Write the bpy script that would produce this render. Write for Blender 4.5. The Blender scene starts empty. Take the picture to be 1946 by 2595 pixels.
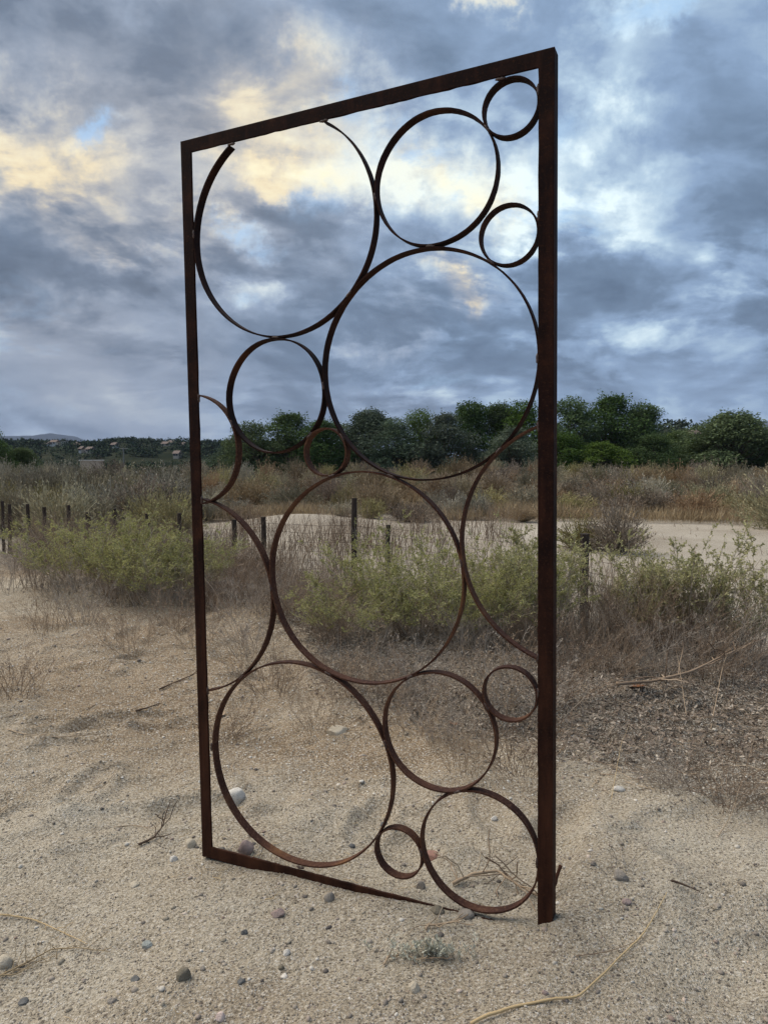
import bpy, math, random
import numpy as np
from mathutils import Vector, Matrix

SC = bpy.context.scene
COL = SC.collection
PI = math.pi
R = math.radians

# ------------------------------------------------------------------ camera
CAMZ = 1.145
FPX = 1822.0            # focal length in pixels of the 1946 x 2595 photograph
TILT = 0.0742           # the camera looks 4.25 degrees down
cd = bpy.data.cameras.new('camera'); cam = bpy.data.objects.new('camera', cd); COL.objects.link(cam)
cd.sensor_fit = 'VERTICAL'; cd.sensor_height = 24.0; cd.lens = FPX / 2595 * 24.0
cd.clip_start = 0.05; cd.clip_end = 20000
cam.location = (0, 0, CAMZ); cam.rotation_euler = (PI / 2 - TILT, 0, 0)
SC.camera = cam
SC.render.resolution_x = 767; SC.render.resolution_y = 1024

# ------------------------------------------------------------------ light
SUN_EL, SUN_AZ = R(54), R(-64)      # azimuth measured from +Y towards +X
w = bpy.data.worlds.new('World'); SC.world = w; w.use_nodes = True
sl = bpy.data.lights.new('sun', 'SUN'); so = bpy.data.objects.new('sun', sl); COL.objects.link(so)
sl.energy = 1.5; sl.angle = R(70); sl.color = (1.0, 0.91, 0.79)
sd = Vector((math.sin(SUN_AZ) * math.cos(SUN_EL), math.cos(SUN_AZ) * math.cos(SUN_EL), math.sin(SUN_EL)))
so.rotation_euler = sd.to_track_quat('Z', 'Y').to_euler()
so.location = (-3, 6, 12)
vs = SC.view_settings
vs.view_transform = 'Standard'; vs.look = 'None'; vs.gamma = 1; vs.exposure = 1.5; vs.use_curve_mapping = False
SC.cycles.use_denoising = True
SC.cycles.max_bounces = 6; SC.cycles.transparent_max_bounces = 8


class N:
    """small helper to write node graphs"""
    def __init__(s, tree):
        s.t = tree
        s.n = tree.nodes
    def new(s, typ, **kw):
        nd = s.n.new(typ)
        for k, v in kw.items():
            setattr(nd, k, v)
        return nd
    def put(s, sock, v):
        if isinstance(v, bpy.types.NodeSocket):
            s.t.links.new(v, sock)
        elif v is not None:
            sock.default_value = v
    def m(s, op, a, b=None, c=None, clamp=False):
        nd = s.new('ShaderNodeMath', operation=op); nd.use_clamp = clamp
        s.put(nd.inputs[0], a)
        if b is not None: s.put(nd.inputs[1], b)
        if c is not None: s.put(nd.inputs[2], c)
        return nd.outputs[0]
    def vm(s, op, a, b=None):
        nd = s.new('ShaderNodeVectorMath', operation=op)
        s.put(nd.inputs[0], a)
        if b is not None: s.put(nd.inputs[1], b)
        return nd.outputs[0]
    def xyz(s, x, y, z):
        nd = s.new('ShaderNodeCombineXYZ')
        s.put(nd.inputs[0], x); s.put(nd.inputs[1], y); s.put(nd.inputs[2], z)
        return nd.outputs[0]
    def noise(s, vec, scale, detail=5, rough=0.55, dist=0.0, col=False, lac=2.0):
        nd = s.new('ShaderNodeTexNoise'); nd.noise_dimensions = '3D'
        s.put(nd.inputs['Vector'], vec); s.put(nd.inputs['Scale'], scale)
        nd.inputs['Detail'].default_value = detail; nd.inputs['Roughness'].default_value = rough
        nd.inputs['Distortion'].default_value = dist; nd.inputs['Lacunarity'].default_value = lac
        return nd.outputs['Color' if col else 'Fac']
    def ramp(s, fac, stops, interp='LINEAR'):
        nd = s.new('ShaderNodeValToRGB'); cr = nd.color_ramp; cr.interpolation = interp
        while len(cr.elements) < len(stops): cr.elements.new(0.5)
        for e, (p, c) in zip(cr.elements, stops):
            e.position = p
            e.color = (c, c, c, 1) if isinstance(c, (int, float)) else (*c, 1)
        s.put(nd.inputs[0], fac)
        return nd.outputs[0]
    def mix(s, f, a, b, blend='MIX'):
        nd = s.new('ShaderNodeMix', data_type='RGBA', blend_type=blend)
        s.put(nd.inputs[0], f)
        for k, v in ((6, a), (7, b)):
            if isinstance(v, tuple) and len(v) == 3: v = (*v, 1)
            s.put(nd.inputs[k], v)
        return nd.outputs[2]


# ------------------------------------------------------------------ sky: broken stratocumulus at dusk
def build_sky():
    t = w.node_tree; t.nodes.clear(); g = N(t)
    out = g.new('ShaderNodeOutputWorld'); bg = g.new('ShaderNodeBackground')
    bg.inputs['Strength'].default_value = 0.1
    t.links.new(bg.outputs[0], out.inputs[0])
    sky = g.new('ShaderNodeTexSky'); sky.sky_type = 'NISHITA'; sky.sun_disc = False
    sky.sun_elevation = SUN_EL; sky.sun_rotation = SUN_AZ
    tc = g.new('ShaderNodeTexCoord'); d = tc.outputs['Generated']
    sp = g.new('ShaderNodeSeparateXYZ'); g.put(sp.inputs[0], d)
    x, y, z = sp.outputs
    # the cloud sheet lies flat overhead: project the ray on it
    zz = g.m('ADD', g.m('MAXIMUM', z, 0.0), 0.27)
    P = g.xyz(g.m('DIVIDE', x, zz), g.m('DIVIDE', y, zz), 0.37)
    wp = g.noise(P, 0.9, 3, 0.5, col=True)
    wv = g.vm('SCALE', g.vm('SUBTRACT', wp, (0.5, 0.5, 0.5))); wv.node.inputs['Scale'].default_value = 0.55
    Pw = g.vm('ADD', P, wv)
    n1 = g.noise(Pw, 0.95, 9, 0.56)
    n2 = g.noise(g.vm('ADD', Pw, (7.3, 2.1, 4.0)), 2.4, 9, 0.58)
    n3 = g.noise(g.vm('ADD', P, (1.3, 9.1, 2.0)), 0.55, 4, 0.5)
    n4 = g.noise(g.vm('MULTIPLY', d, (4.2, 4.2, 8.5)), 1.5, 8, 0.58, 0.6)
    az = g.m('ARCTAN2', x, y); el = g.m('ARCSINE', z)
    # thin spots and glowing edges of the sheet, by bearing and height
    wb = g.noise(d, 5.5, 7, 0.66, col=True)
    ws = g.new('ShaderNodeSeparateColor'); g.put(ws.inputs[0], wb)
    azw = g.m('ADD', az, g.m('MULTIPLY', g.m('SUBTRACT', ws.outputs[0], 0.5), 0.34))
    elw = g.m('ADD', el, g.m('MULTIPLY', g.m('SUBTRACT', ws.outputs[1], 0.5), 0.26))
    def blob(px, py, sx, sy):
        a0 = math.atan((px - 973) / FPX); e0 = math.atan(-(py - 1162) / FPX) * math.cos(a0)
        u = g.m('DIVIDE', g.m('SUBTRACT', azw, a0), sx / FPX)
        v = g.m('DIVIDE', g.m('SUBTRACT', elw, e0), sy / FPX)
        q = g.m('ADD', g.m('MULTIPLY', u, u), g.m('MULTIPLY', v, v))
        return g.m('EXPONENT', g.m('MULTIPLY', q, -1.0))
    def total(lst):
        acc = None
        for px, py, sx, sy, k in lst:
            b = g.m('MULTIPLY', blob(px, py, sx, sy), k)
            acc = b if acc is None else g.m('ADD', acc, b)
        return acc
    bright = total(BRIGHT); warm = total(WARM); dark = total(DARK)
    s1 = g.m('SUBTRACT', n1, 0.5); s2 = g.m('SUBTRACT', n2, 0.5); s3 = g.m('SUBTRACT', n3, 0.5); s4 = g.m('SUBTRACT', n4, 0.5)
    # relief: the sheet is lit from the low west, so faces turned that way are paler
    r1 = g.m('SUBTRACT', n1, g.noise(g.vm('ADD', Pw, (-0.10, 0.07, 0.02)), 0.95, 9, 0.56))
    r2 = g.m('SUBTRACT', n2, g.noise(g.vm('ADD', Pw, (7.255, 2.135, 4.01)), 2.4, 9, 0.58))
    e1 = g.m('SUBTRACT', g.ramp(n1, [(0.485, 0.0), (0.545, 1.0)], 'EASE'), 0.5)
    e2 = g.m('SUBTRACT', g.ramp(n2, [(0.49, 0.0), (0.56, 1.0)], 'EASE'), 0.5)
    rel = g.m('ADD', g.m('ADD', g.m('MULTIPLY', r1, 0.85), g.m('MULTIPLY', r2, 0.60)), g.m('ADD', g.m('MULTIPLY', e1, 0.10), g.m('MULTIPLY', e2, 0.085)))
    det = g.m('ADD', g.m('ADD', g.m('MULTIPLY', s1, 0.62), g.m('MULTIPLY', s2, 0.65)), g.m('ADD', g.m('MULTIPLY', s3, 0.28), g.m('MULTIPLY', s4, 0.50)))
    det = g.m('ADD', det, rel)
    calm = g.m('SUBTRACT', 1.0, g.m('MULTIPLY', total(CALM), 0.8), clamp=True)
    amp = g.m('MULTIPLY', g.m('ADD', 0.70, g.m('MULTIPLY', bright, 1.15)), calm)
    val = g.m('ADD', 0.392, g.m('MULTIPLY', det, amp))
    val = g.m('ADD', val, g.m('MULTIPLY', bright, 0.40))
    val = g.m('SUBTRACT', val, g.m('MULTIPLY', dark, 0.16))
    cloud = g.ramp(val, [(0.10, (0.043, 0.065, 0.102)), (0.30, (0.075, 0.110, 0.164)),
                         (0.46, (0.124, 0.178, 0.262)), (0.62, (0.215, 0.285, 0.355)), (0.86, (0.40, 0.47, 0.49))])
    greyer = g.ramp(val, [(0.10, (0.052, 0.063, 0.082)), (0.30, (0.088, 0.105, 0.136)),
                          (0.46, (0.160, 0.178, 0.212)), (0.62, (0.26, 0.275, 0.290)), (0.88, (0.42, 0.415, 0.370))])
    cloud = g.mix(g.m('MULTIPLY', total(GREY), 1.0, clamp=True), cloud, greyer)
    wcol = g.ramp(val, [(0.2, (0.125, 0.125, 0.140)), (0.45, (0.245, 0.222, 0.190)), (0.64, (0.42, 0.360, 0.250)), (0.88, (0.50, 0.465, 0.33))])
    cloud = g.mix(g.m('MULTIPLY', warm, g.ramp(val, [(0.30, 0.15), (0.62, 1.0)]), clamp=True), cloud, wcol)
    # gaps of clear blue in the thin parts
    gap = g.ramp(g.noise(g.vm('ADD', Pw, (3.1, 5.5, 8.0)), 2.6, 7, 0.62), [(0.60, 0.0), (0.68, 1.0)])
    gap = g.m('MULTIPLY', gap, g.m('ADD', g.m('MULTIPLY', bright, 1.0), 0.03), clamp=True)
    gap = g.m('MAXIMUM', gap, g.m('MULTIPLY', total(BLUE), 0.75), clamp=True)
    s10 = g.vm('SCALE', cloud); s10.node.inputs['Scale'].default_value = 10.0
    skyb = g.mix(0.85, sky.outputs[0], (1.75, 2.9, 4.3))
    fin = g.mix(gap, s10, skyb)
    sc_ = g.vm('SCALE', fin); sc_.node.inputs['Scale'].default_value = 0.80; fin = sc_
    # below the horizon the world is the far ground
    low = g.ramp(z, [(0.0, 1.0), (0.001, 0.0)]); low.node.color_ramp.interpolation = 'LINEAR'
    fin = g.mix(low, fin, (1.0, 0.9, 0.8))
    t.links.new(fin, bg.inputs['Color'])

# source-pixel bearings of the bright, warm, grey, dark and blue patches: x, y, half widths, weight
BRIGHT = [(30, 400, 150, 120, .50), (190, 520, 150, 70, .34), (660, 270, 210, 80, .36), (715, 458, 130, 45, .46), (1110, 480, 190, 110, .72), (900, 400, 120, 90, .25),
          (1330, 560, 130, 80, .60), (1545, 360, 100, 70, .58), (1440, 290, 90, 60, .3), (1130, 725, 120, 45, .62), (960, 800, 190, 80, .40), (1760, 760, 260, 55, .34), (1520, 560, 150, 60, .36),
          (300, 640, 220, 60, .30), (655, 630, 110, 40, .34), (1230, 18, 40, 40, .55), (1650, 15, 100, 35, .35), (680, 770, 120, 40, .36), (1300, 850, 300, 45, .20),
          (150, 900, 260, 110, .18), (1000, 1010, 200, 45, .30), (1480, 1090, 200, 40, .14), (1900, 640, 120, 40, .26), (440, 1128, 120, 12, .18), (1100, 1105, 200, 25, .14), (540, 600, 80, 60, .2)]
WARM = [(30, 410, 190, 150, .95), (220, 530, 160, 70, .5), (640, 290, 220, 120, .80), (715, 455, 140, 50, .85), (1080, 470, 160, 80, .42), (1190, 510, 60, 40, .5),
        (1130, 725, 90, 45, .95), (560, 610, 80, 60, .55), (300, 640, 160, 40, .45), (1190, 770, 50, 25, .8), (960, 860, 120, 60, .35), (1230, 18, 40, 35, .6), (30, 800, 120, 60, .35)]
GREY = [(300, 250, 620, 420, .8), (200, 950, 420, 240, .75), (600, 520, 300, 200, .5), (1000, 1050, 300, 60, .3)]
DARK = [(330, 150, 330, 130, .75), (560, 330, 200, 40, .2), (880, 110, 240, 70, .3), (1250, 180, 140, 70, .1), (1800, 480, 190, 150, .28), (1500, 640, 200, 50, .35), (820, 560, 150, 45, .5),
        (1280, 940, 200, 55, .35), (900, 930, 220, 40, .40), (120, 560, 140, 40, .5), (250, 1090, 420, 28, .65), (640, 920, 200, 60, .2), (1030, 340, 120, 45, .4), (200, 720, 260, 30, .3), (1750, 930, 240, 70, .2), (1600, 180, 300, 110, .1)]
CALM = [(120, 1000, 420, 150, .95), (330, 150, 330, 120, .45), (1750, 1000, 300, 90, .4), (900, 960, 250, 60, .4), (1750, 300, 260, 200, .35)]
BLUE = [(250, 400, 42, 30, .9), (650, 628, 60, 26, .8), (800, 520, 50, 40, .5), (1700, 8, 110, 26, .8), (860, 320, 45, 50, .55), (990, 385, 50, 35, .45), (1430, 310, 60, 40, .4)]
build_sky()


# ------------------------------------------------------------------ mesh helpers
def mesh_from(name, verts, faces4=None, faces3=None, smooth=False):
    me = bpy.data.meshes.new(name)
    verts = np.asarray(verts, np.float32).reshape(-1, 3)
    f4 = np.asarray(faces4, np.int32).reshape(-1, 4) if faces4 is not None and len(faces4) else np.zeros((0, 4), np.int32)
    f3 = np.asarray(faces3, np.int32).reshape(-1, 3) if faces3 is not None and len(faces3) else np.zeros((0, 3), np.int32)
    me.vertices.add(len(verts)); me.vertices.foreach_set('co', verts.ravel())
    nl = f4.size + f3.size; npg = len(f4) + len(f3)
    me.loops.add(nl); me.loops.foreach_set('vertex_index', np.concatenate([f4.ravel(), f3.ravel()]))
    me.polygons.add(npg)
    st = np.concatenate([np.arange(len(f4)) * 4, f4.size + np.arange(len(f3)) * 3]).astype(np.int32)
    me.polygons.foreach_set('loop_start', st)
    me.polygons.foreach_set('use_smooth', np.full(npg, smooth, bool))
    me.update(calc_edges=True); me.validate()
    return me

def link(name, me, mat, parent=None, loc=None, smooth=False):
    o = bpy.data.objects.new(name, me)
    if mat is not None and not me.materials: me.materials.append(mat)
    COL.objects.link(o)
    if parent is not None: o.parent = parent
    if loc is not None: o.location = loc
    return o

def empty(name, loc=(0, 0, 0), rz=0.0):
    o = bpy.data.objects.new(name, None); COL.objects.link(o)
    o.location = loc; o.rotation_euler = (0, 0, rz); o.empty_display_size = 0.1
    return o

def tag(o, label=None, cat=None, group=None, kind=None):
    for k, v in (('label', label), ('category', cat), ('group', group), ('kind', kind)):
        if v: o[k] = v
    return o

def copy_tree(o):
    c = o.copy(); COL.objects.link(c)
    for ch in list(o.children):
        k = ch.copy(); COL.objects.link(k); k.parent = c
    return c

class Mesh:
    """collects arrays of verts and faces"""
    def __init__(s): s.v = []; s.f4 = []; s.f3 = []; s.n = 0
    def add(s, v, f4=None, f3=None):
        v = np.asarray(v, np.float64).reshape(-1, 3)
        if f4 is not None and len(f4): s.f4.append(np.asarray(f4).reshape(-1, 4) + s.n)
        if f3 is not None and len(f3): s.f3.append(np.asarray(f3).reshape(-1, 3) + s.n)
        s.v.append(v); s.n += len(v)
    def tubes(s, pts, rad, k=3, cap=False):
        """pts (n, m, 3) polylines, rad (n, m)"""
        pts = np.asarray(pts, float)
        if pts.ndim == 2: pts = pts[None]
        n, m, _ = pts.shape
        rad = np.broadcast_to(np.asarray(rad, float), (n, m))
        tn = np.gradient(pts, axis=1); tn /= np.linalg.norm(tn, axis=2, keepdims=True) + 1e-9
        ref = np.where(np.abs(tn[:, :1, 2:3]) > 0.9, np.array([1.0, 0.1, 0]), np.array([0.1, 0.2, 1.0]))
        ref = np.broadcast_to(ref, tn.shape)
        a = np.cross(tn, ref); a /= np.linalg.norm(a, axis=2, keepdims=True) + 1e-9
        b = np.cross(tn, a)
        th = np.arange(k) / k * 2 * PI
        ring = pts[:, :, None] + rad[:, :, None, None] * (np.cos(th)[None, None, :, None] * a[:, :, None] + np.sin(th)[None, None, :, None] * b[:, :, None])
        idx = np.arange(n * m * k).reshape(n, m, k)
        q = np.stack([idx[:, :-1], np.roll(idx[:, :-1], -1, 2), np.roll(idx[:, 1:], -1, 2), idx[:, 1:]], -1)
        f4 = q.reshape(-1, 4)
        if cap and k == 4:
            f4 = np.concatenate([f4, idx[:, -1], idx[:, 0, ::-1]])
        s.add(ring.reshape(-1, 3), f4)
        if cap and k > 4:
            for ends in (idx[:, -1], idx[:, 0, ::-1]):
                tri = np.stack([np.repeat(ends[:, :1], k - 2, 1), ends[:, 1:-1], ends[:, 2:]], -1).reshape(-1, 3)
                s.f3.append(tri + s.n - n * m * k)
    def leaves(s, pos, size, rng, aspect=0.45, up=0.35, dirs=None):
        """small folded leaf quads at pos (n,3)"""
        n = len(pos)
        d = rng.normal(size=(n, 3)) if dirs is None else dirs + rng.normal(size=(n, 3)) * 0.5
        d /= np.linalg.norm(d, axis=1, keepdims=True)
        nr = rng.normal(size=(n, 3)); nr[:, 2] = np.abs(nr[:, 2]) + up
        sd_ = np.cross(d, nr); sd_ /= np.linalg.norm(sd_, axis=1, keepdims=True) + 1e-9
        sz = (np.asarray(size) * rng.uniform(0.6, 1.25, n))[:, None]
        nn = np.cross(sd_, d)
        a = pos; b = pos + d * sz * 0.5 + sd_ * sz * aspect * 0.5 + nn * sz * .06
        c = pos + d * sz; e = pos + d * sz * 0.5 - sd_ * sz * aspect * 0.5 + nn * sz * .06
        v = np.stack([a, b, c, e], 1).reshape(-1, 3)
        s.add(v, np.arange(4 * n).reshape(-1, 4))
    def build(s, name, smooth=False):
        return mesh_from(name, np.concatenate(s.v), np.concatenate(s.f4) if s.f4 else None,
                         np.concatenate(s.f3) if s.f3 else None, smooth)

# value noise in numpy
_rng0 = np.random.default_rng(5)
_G = _rng0.random((256, 256))
def vnoise(x, y, s, off=0):
    x = np.asarray(x) / s + 17.3 + off * 31.7; y = np.asarray(y) / s + 9.1 + off * 12.9
    xi = np.floor(x).astype(int); yi = np.floor(y).astype(int); fx = x - xi; fy = y - yi
    fx = fx * fx * (3 - 2 * fx); fy = fy * fy * (3 - 2 * fy)
    a = _G[xi % 256, yi % 256]; b = _G[(xi + 1) % 256, yi % 256]; c = _G[xi % 256, (yi + 1) % 256]; d = _G[(xi + 1) % 256, (yi + 1) % 256]
    return (a * (1 - fx) + b * fx) * (1 - fy) + (c * (1 - fx) + d * fx) * fy - 0.5
def fbm(x, y, s, oct=4, off=0, g=0.5):
    r = 0; a = 1.0
    for k in range(oct):
        r = r + a * vnoise(x, y, s / 2 ** k, off + k); a *= g
    return r
def sstep(a, b, x):
    t = np.clip((np.asarray(x, float) - a) / (b - a), 0, 1); return t * t * (3 - 2 * t)
def lmix(a, b, t): return a * (1 - t) + b * t

# ------------------------------------------------------------------ the lie of the land
PO = np.array([-0.5236, 1.9965])                    # front bottom corner of the panel
PU = np.array([0.90733, -0.42014]); PN = np.array([0.42021, 0.90742])
FEN0 = np.array([4.0, 7.6]); FENN = np.array([-0.6, -0.8])
_rf = random.Random(12)
FEET = [(_rf.uniform(-1.7, 1.5), _rf.uniform(1.35, 5.2), _rf.uniform(0, 3.14)) for _ in range(44)]
def prints(x, y):
    r = np.zeros(np.shape(x)); near = (np.abs(x) < 2.3) & (y > 1) & (y < 5.8)
    if not near.any(): return r
    xn, yn = x[near], y[near]; a = np.zeros(xn.shape)
    for fx, fy, fa in FEET:
        ca, sa = math.cos(fa), math.sin(fa); q = np.sqrt((((xn - fx) * ca + (yn - fy) * sa) / 0.15) ** 2 + (((yn - fy) * ca - (xn - fx) * sa) / 0.06) ** 2)
        a += -0.022 * np.exp(-q ** 4) + 0.011 * np.exp(-((q - 1.25) / 0.28) ** 2)
    r[near] = a
    return r
def height(x, y):
    x = np.asarray(x, float); y = np.asarray(y, float)
    u = (x - PO[0]) * PU[0] + (y - PO[1]) * PU[1]
    s = (x - PO[0]) * PN[0] + (y - PO[1]) * PN[1]
    prof = np.interp(u, [-1.2, -0.1, 0.009, 0.16, 0.278, 0.495, 0.724, 0.861, 0.971, 1.01, 1.5, 3], [0.0, -0.014, -0.007, 0.003, 0.018, 0.023, 0.044, 0.047, 0.070, 0.084, 0.085, 0.04])
    back = prof - 0.026 * sstep(0.0, 0.10, s) * sstep(0.1, 0.35, u) * (1 - sstep(0.93, 1.05, u))
    fall = np.exp(-(np.maximum(np.abs(s) - 0.12, 0) / 0.9) ** 2)
    base = back * fall + 0.014 * np.exp(-((u - 1.06) / 0.05) ** 2 - ((s - 0.02) / 0.06) ** 2) + 0.010 * np.exp(-((u - 0.90) / 0.09) ** 2 - ((s + 0.05) / 0.025) ** 2) - 0.010 * np.exp(-((u - 0.99) / 0.05) ** 2 - ((s + 0.09) / 0.04) ** 2)
    # soft scuffs and footprints, quiet next to the panel
    nearp = 1 - np.exp(-(np.where(s < 0, np.abs(s) / 0.42, np.abs(s) / 0.22)) ** 4) * sstep(-0.35, -0.05, u) * (1 - sstep(1.1, 1.4, u))
    dist = np.hypot(x, y)
    und = 0.052 * fbm(x, y, 0.42, 3) + 0.090 * fbm(x, y, 1.7, 2, 4)
    und = und + 0.022 * fbm(x * 0.8 + 0.25 * y, y * 1.2, 0.13, 3, 7)
    # old shoe prints: shallow oval hollows with a raised rim
    und = und + prints(x, y)
    base = base + und * (0.0 + 1.0 * nearp) * (1 - sstep(14, 26, dist))
    # little ridges of pushed sand
    rr = np.abs(fbm(x * .7, y * 1.5, 0.30, 2, 11))
    base = base + 0.018 * np.exp(-(rr / 0.10) ** 2) * nearp * (1 - sstep(5, 7, dist))
    # bank down to the wash along the fence
    d = (x - FEN0[0]) * FENN[0] + (y - FEN0[1]) * FENN[1]
    wob = 0.5 * fbm(x, y, 2.5, 2, 3)
    bank = 1 - sstep(0.6, 4.6, d + wob)
    base = base + 0.10 * np.exp(-((d - 4.6) / 0.5) ** 2) * (fbm(x, y, 0.8, 2, 8) + 0.3)
    z = base - 1.1 * bank
    # broad swells of the wash, and the sand hummock in front of the scrub
    z = z + 0.5 * fbm(x, y, 13, 3, 15) * sstep(12, 22, dist) * (1 - sstep(150, 400, dist))
    z = z + 0.34 * np.exp(-((x + 2.7) / 2.4) ** 2 - ((y - 24.5) / 1.5) ** 2)
    z = z - 1.2 * sstep(60, 200, dist)
    return z
def gz(x, y): return float(height(np.array([x]), np.array([y]))[0])
def ray(px, py):
    a = (px - 973) / FPX; b = -(py - 1297.5) / FPX
    d = np.array([a, math.cos(TILT) + b * math.sin(TILT), -math.sin(TILT) + b * math.cos(TILT)])
    return d
def at(px, py, depth):
    d = ray(px, py); k = depth / d[1]
    return Vector((d[0] * k, depth, CAMZ + d[2] * k))
def on_ground(px, py):
    d = ray(px, py); k = 0.5; last = k
    for i in range(4000):
        x, y, z = d[0] * k, d[1] * k, CAMZ + d[2] * k
        if z < gz(x, y): break
        last = k; k *= 1.01
    a, b = last, k
    for i in range(14):
        m = (a + b) / 2
        if CAMZ + d[2] * m < gz(d[0] * m, d[1] * m): b = m
        else: a = m
    return d[0] * b, d[1] * b

# ------------------------------------------------------------------ materials
def material(name, build, rough=0.9, spec=0.2):
    m = bpy.data.materials.new(name); m.use_nodes = True
    t = m.node_tree; g = N(t); b = t.nodes['Principled BSDF']
    b.inputs['Roughness'].default_value = rough
    b.inputs['Specular IOR Level'].default_value = spec
    build(g, b)
    return m
def bump(g, b, h, strength, dist, normal=None):
    nd = g.new('ShaderNodeBump'); nd.inputs['Strength'].default_value = strength; nd.inputs['Distance'].default_value = dist
    g.put(nd.inputs['Height'], h)
    if normal is not None: g.put(nd.inputs['Normal'], normal)
    return nd.outputs[0]
def objco(g):
    return g.new('ShaderNodeTexCoord').outputs['Object']
def worldco(g):
    return g.new('ShaderNodeNewGeometry').outputs['Position']
def attr(g, name):
    nd = g.new('ShaderNodeAttribute'); nd.attribute_name = name
    return nd.outputs['Fac']

def plant_mat(name, stops, scale=3.0, trans=0.25, spec=0.05, clump=0.35, vary=0.0):
    """every leaf or stem takes its own tint; clumps vary too"""
    def bld(g, b):
        isl = g.new('ShaderNodeNewGeometry').outputs['Random Per Island']
        n = g.noise(worldco(g), scale, 3, 0.6)
        f = g.m('ADD', g.m('MULTIPLY', isl, 1 - clump), g.m('MULTIPLY', g.m('SUBTRACT', n, 0.28), clump * 2.2), clamp=True)
        c = g.ramp(f, stops)
        if vary:
            r = g.new('ShaderNodeObjectInfo').outputs['Random']
            hs = g.new('ShaderNodeHueSaturation'); g.put(hs.inputs['Color'], c)
            g.put(hs.inputs['Value'], g.m('ADD', 1 - vary, g.m('MULTIPLY', r, 2 * vary)))
            g.put(hs.inputs['Saturation'], g.m('ADD', 0.70, g.m('MULTIPLY', g.m('FRACT', g.m('MULTIPLY', r, 7.3)), 0.5)))
            g.put(hs.inputs['Hue'], g.m('ADD', 0.49, g.m('MULTIPLY', g.m('FRACT', g.m('MULTIPLY', r, 13.7)), 0.02)))
            c = hs.outputs[0]
        g.put(b.inputs['Base Color'], c)
        if trans:
            tr = g.new('ShaderNodeBsdfTranslucent'); g.put(tr.inputs[0], c)
            ms = g.new('ShaderNodeMixShader'); ms.inputs[0].default_value = trans
            g.t.links.new(b.outputs[0], ms.inputs[1]); g.t.links.new(tr.outputs[0], ms.inputs[2])
            o = g.n['Material Output']; g.t.links.new(ms.outputs[0], o.inputs[0])
    return material(name, bld, 0.85, spec)

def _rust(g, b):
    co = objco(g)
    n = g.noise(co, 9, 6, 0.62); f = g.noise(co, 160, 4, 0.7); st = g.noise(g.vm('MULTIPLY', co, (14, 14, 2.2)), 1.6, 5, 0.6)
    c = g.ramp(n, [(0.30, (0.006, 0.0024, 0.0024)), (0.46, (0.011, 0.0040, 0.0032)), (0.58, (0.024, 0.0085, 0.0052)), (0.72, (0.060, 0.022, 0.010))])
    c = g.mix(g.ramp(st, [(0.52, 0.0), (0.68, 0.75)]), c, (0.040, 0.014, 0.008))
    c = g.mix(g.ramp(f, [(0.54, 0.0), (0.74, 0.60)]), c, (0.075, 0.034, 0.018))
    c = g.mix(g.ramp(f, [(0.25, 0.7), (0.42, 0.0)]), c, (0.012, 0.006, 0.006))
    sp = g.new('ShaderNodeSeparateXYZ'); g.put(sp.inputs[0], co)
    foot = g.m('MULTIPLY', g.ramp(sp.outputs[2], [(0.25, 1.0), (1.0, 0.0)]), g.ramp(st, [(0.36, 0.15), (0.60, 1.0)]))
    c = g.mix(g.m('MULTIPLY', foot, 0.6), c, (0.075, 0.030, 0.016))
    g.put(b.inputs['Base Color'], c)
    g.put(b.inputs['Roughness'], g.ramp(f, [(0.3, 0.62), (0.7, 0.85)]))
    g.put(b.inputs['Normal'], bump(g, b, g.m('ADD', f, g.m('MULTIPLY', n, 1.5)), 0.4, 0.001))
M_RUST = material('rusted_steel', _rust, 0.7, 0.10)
def _weld(g, b):
    f = g.noise(objco(g), 220, 3, 0.6)
    g.put(b.inputs['Base Color'], g.ramp(f, [(0.3, (0.018, 0.012, 0.012)), (0.7, (0.09, 0.045, 0.03))]))
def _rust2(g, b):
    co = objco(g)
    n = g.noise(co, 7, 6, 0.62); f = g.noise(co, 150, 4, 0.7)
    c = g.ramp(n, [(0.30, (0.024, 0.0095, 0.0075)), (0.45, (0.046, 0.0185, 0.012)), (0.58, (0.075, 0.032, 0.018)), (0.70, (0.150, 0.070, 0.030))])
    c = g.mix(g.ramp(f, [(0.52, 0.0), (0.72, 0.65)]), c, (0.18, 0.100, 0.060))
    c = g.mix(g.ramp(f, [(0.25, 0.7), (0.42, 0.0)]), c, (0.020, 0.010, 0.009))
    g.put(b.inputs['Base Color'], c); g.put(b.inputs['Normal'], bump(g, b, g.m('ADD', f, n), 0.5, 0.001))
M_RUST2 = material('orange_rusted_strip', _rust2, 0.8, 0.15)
M_WELD = material('weld_bead', _weld, 0.5, 0.5)

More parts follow.
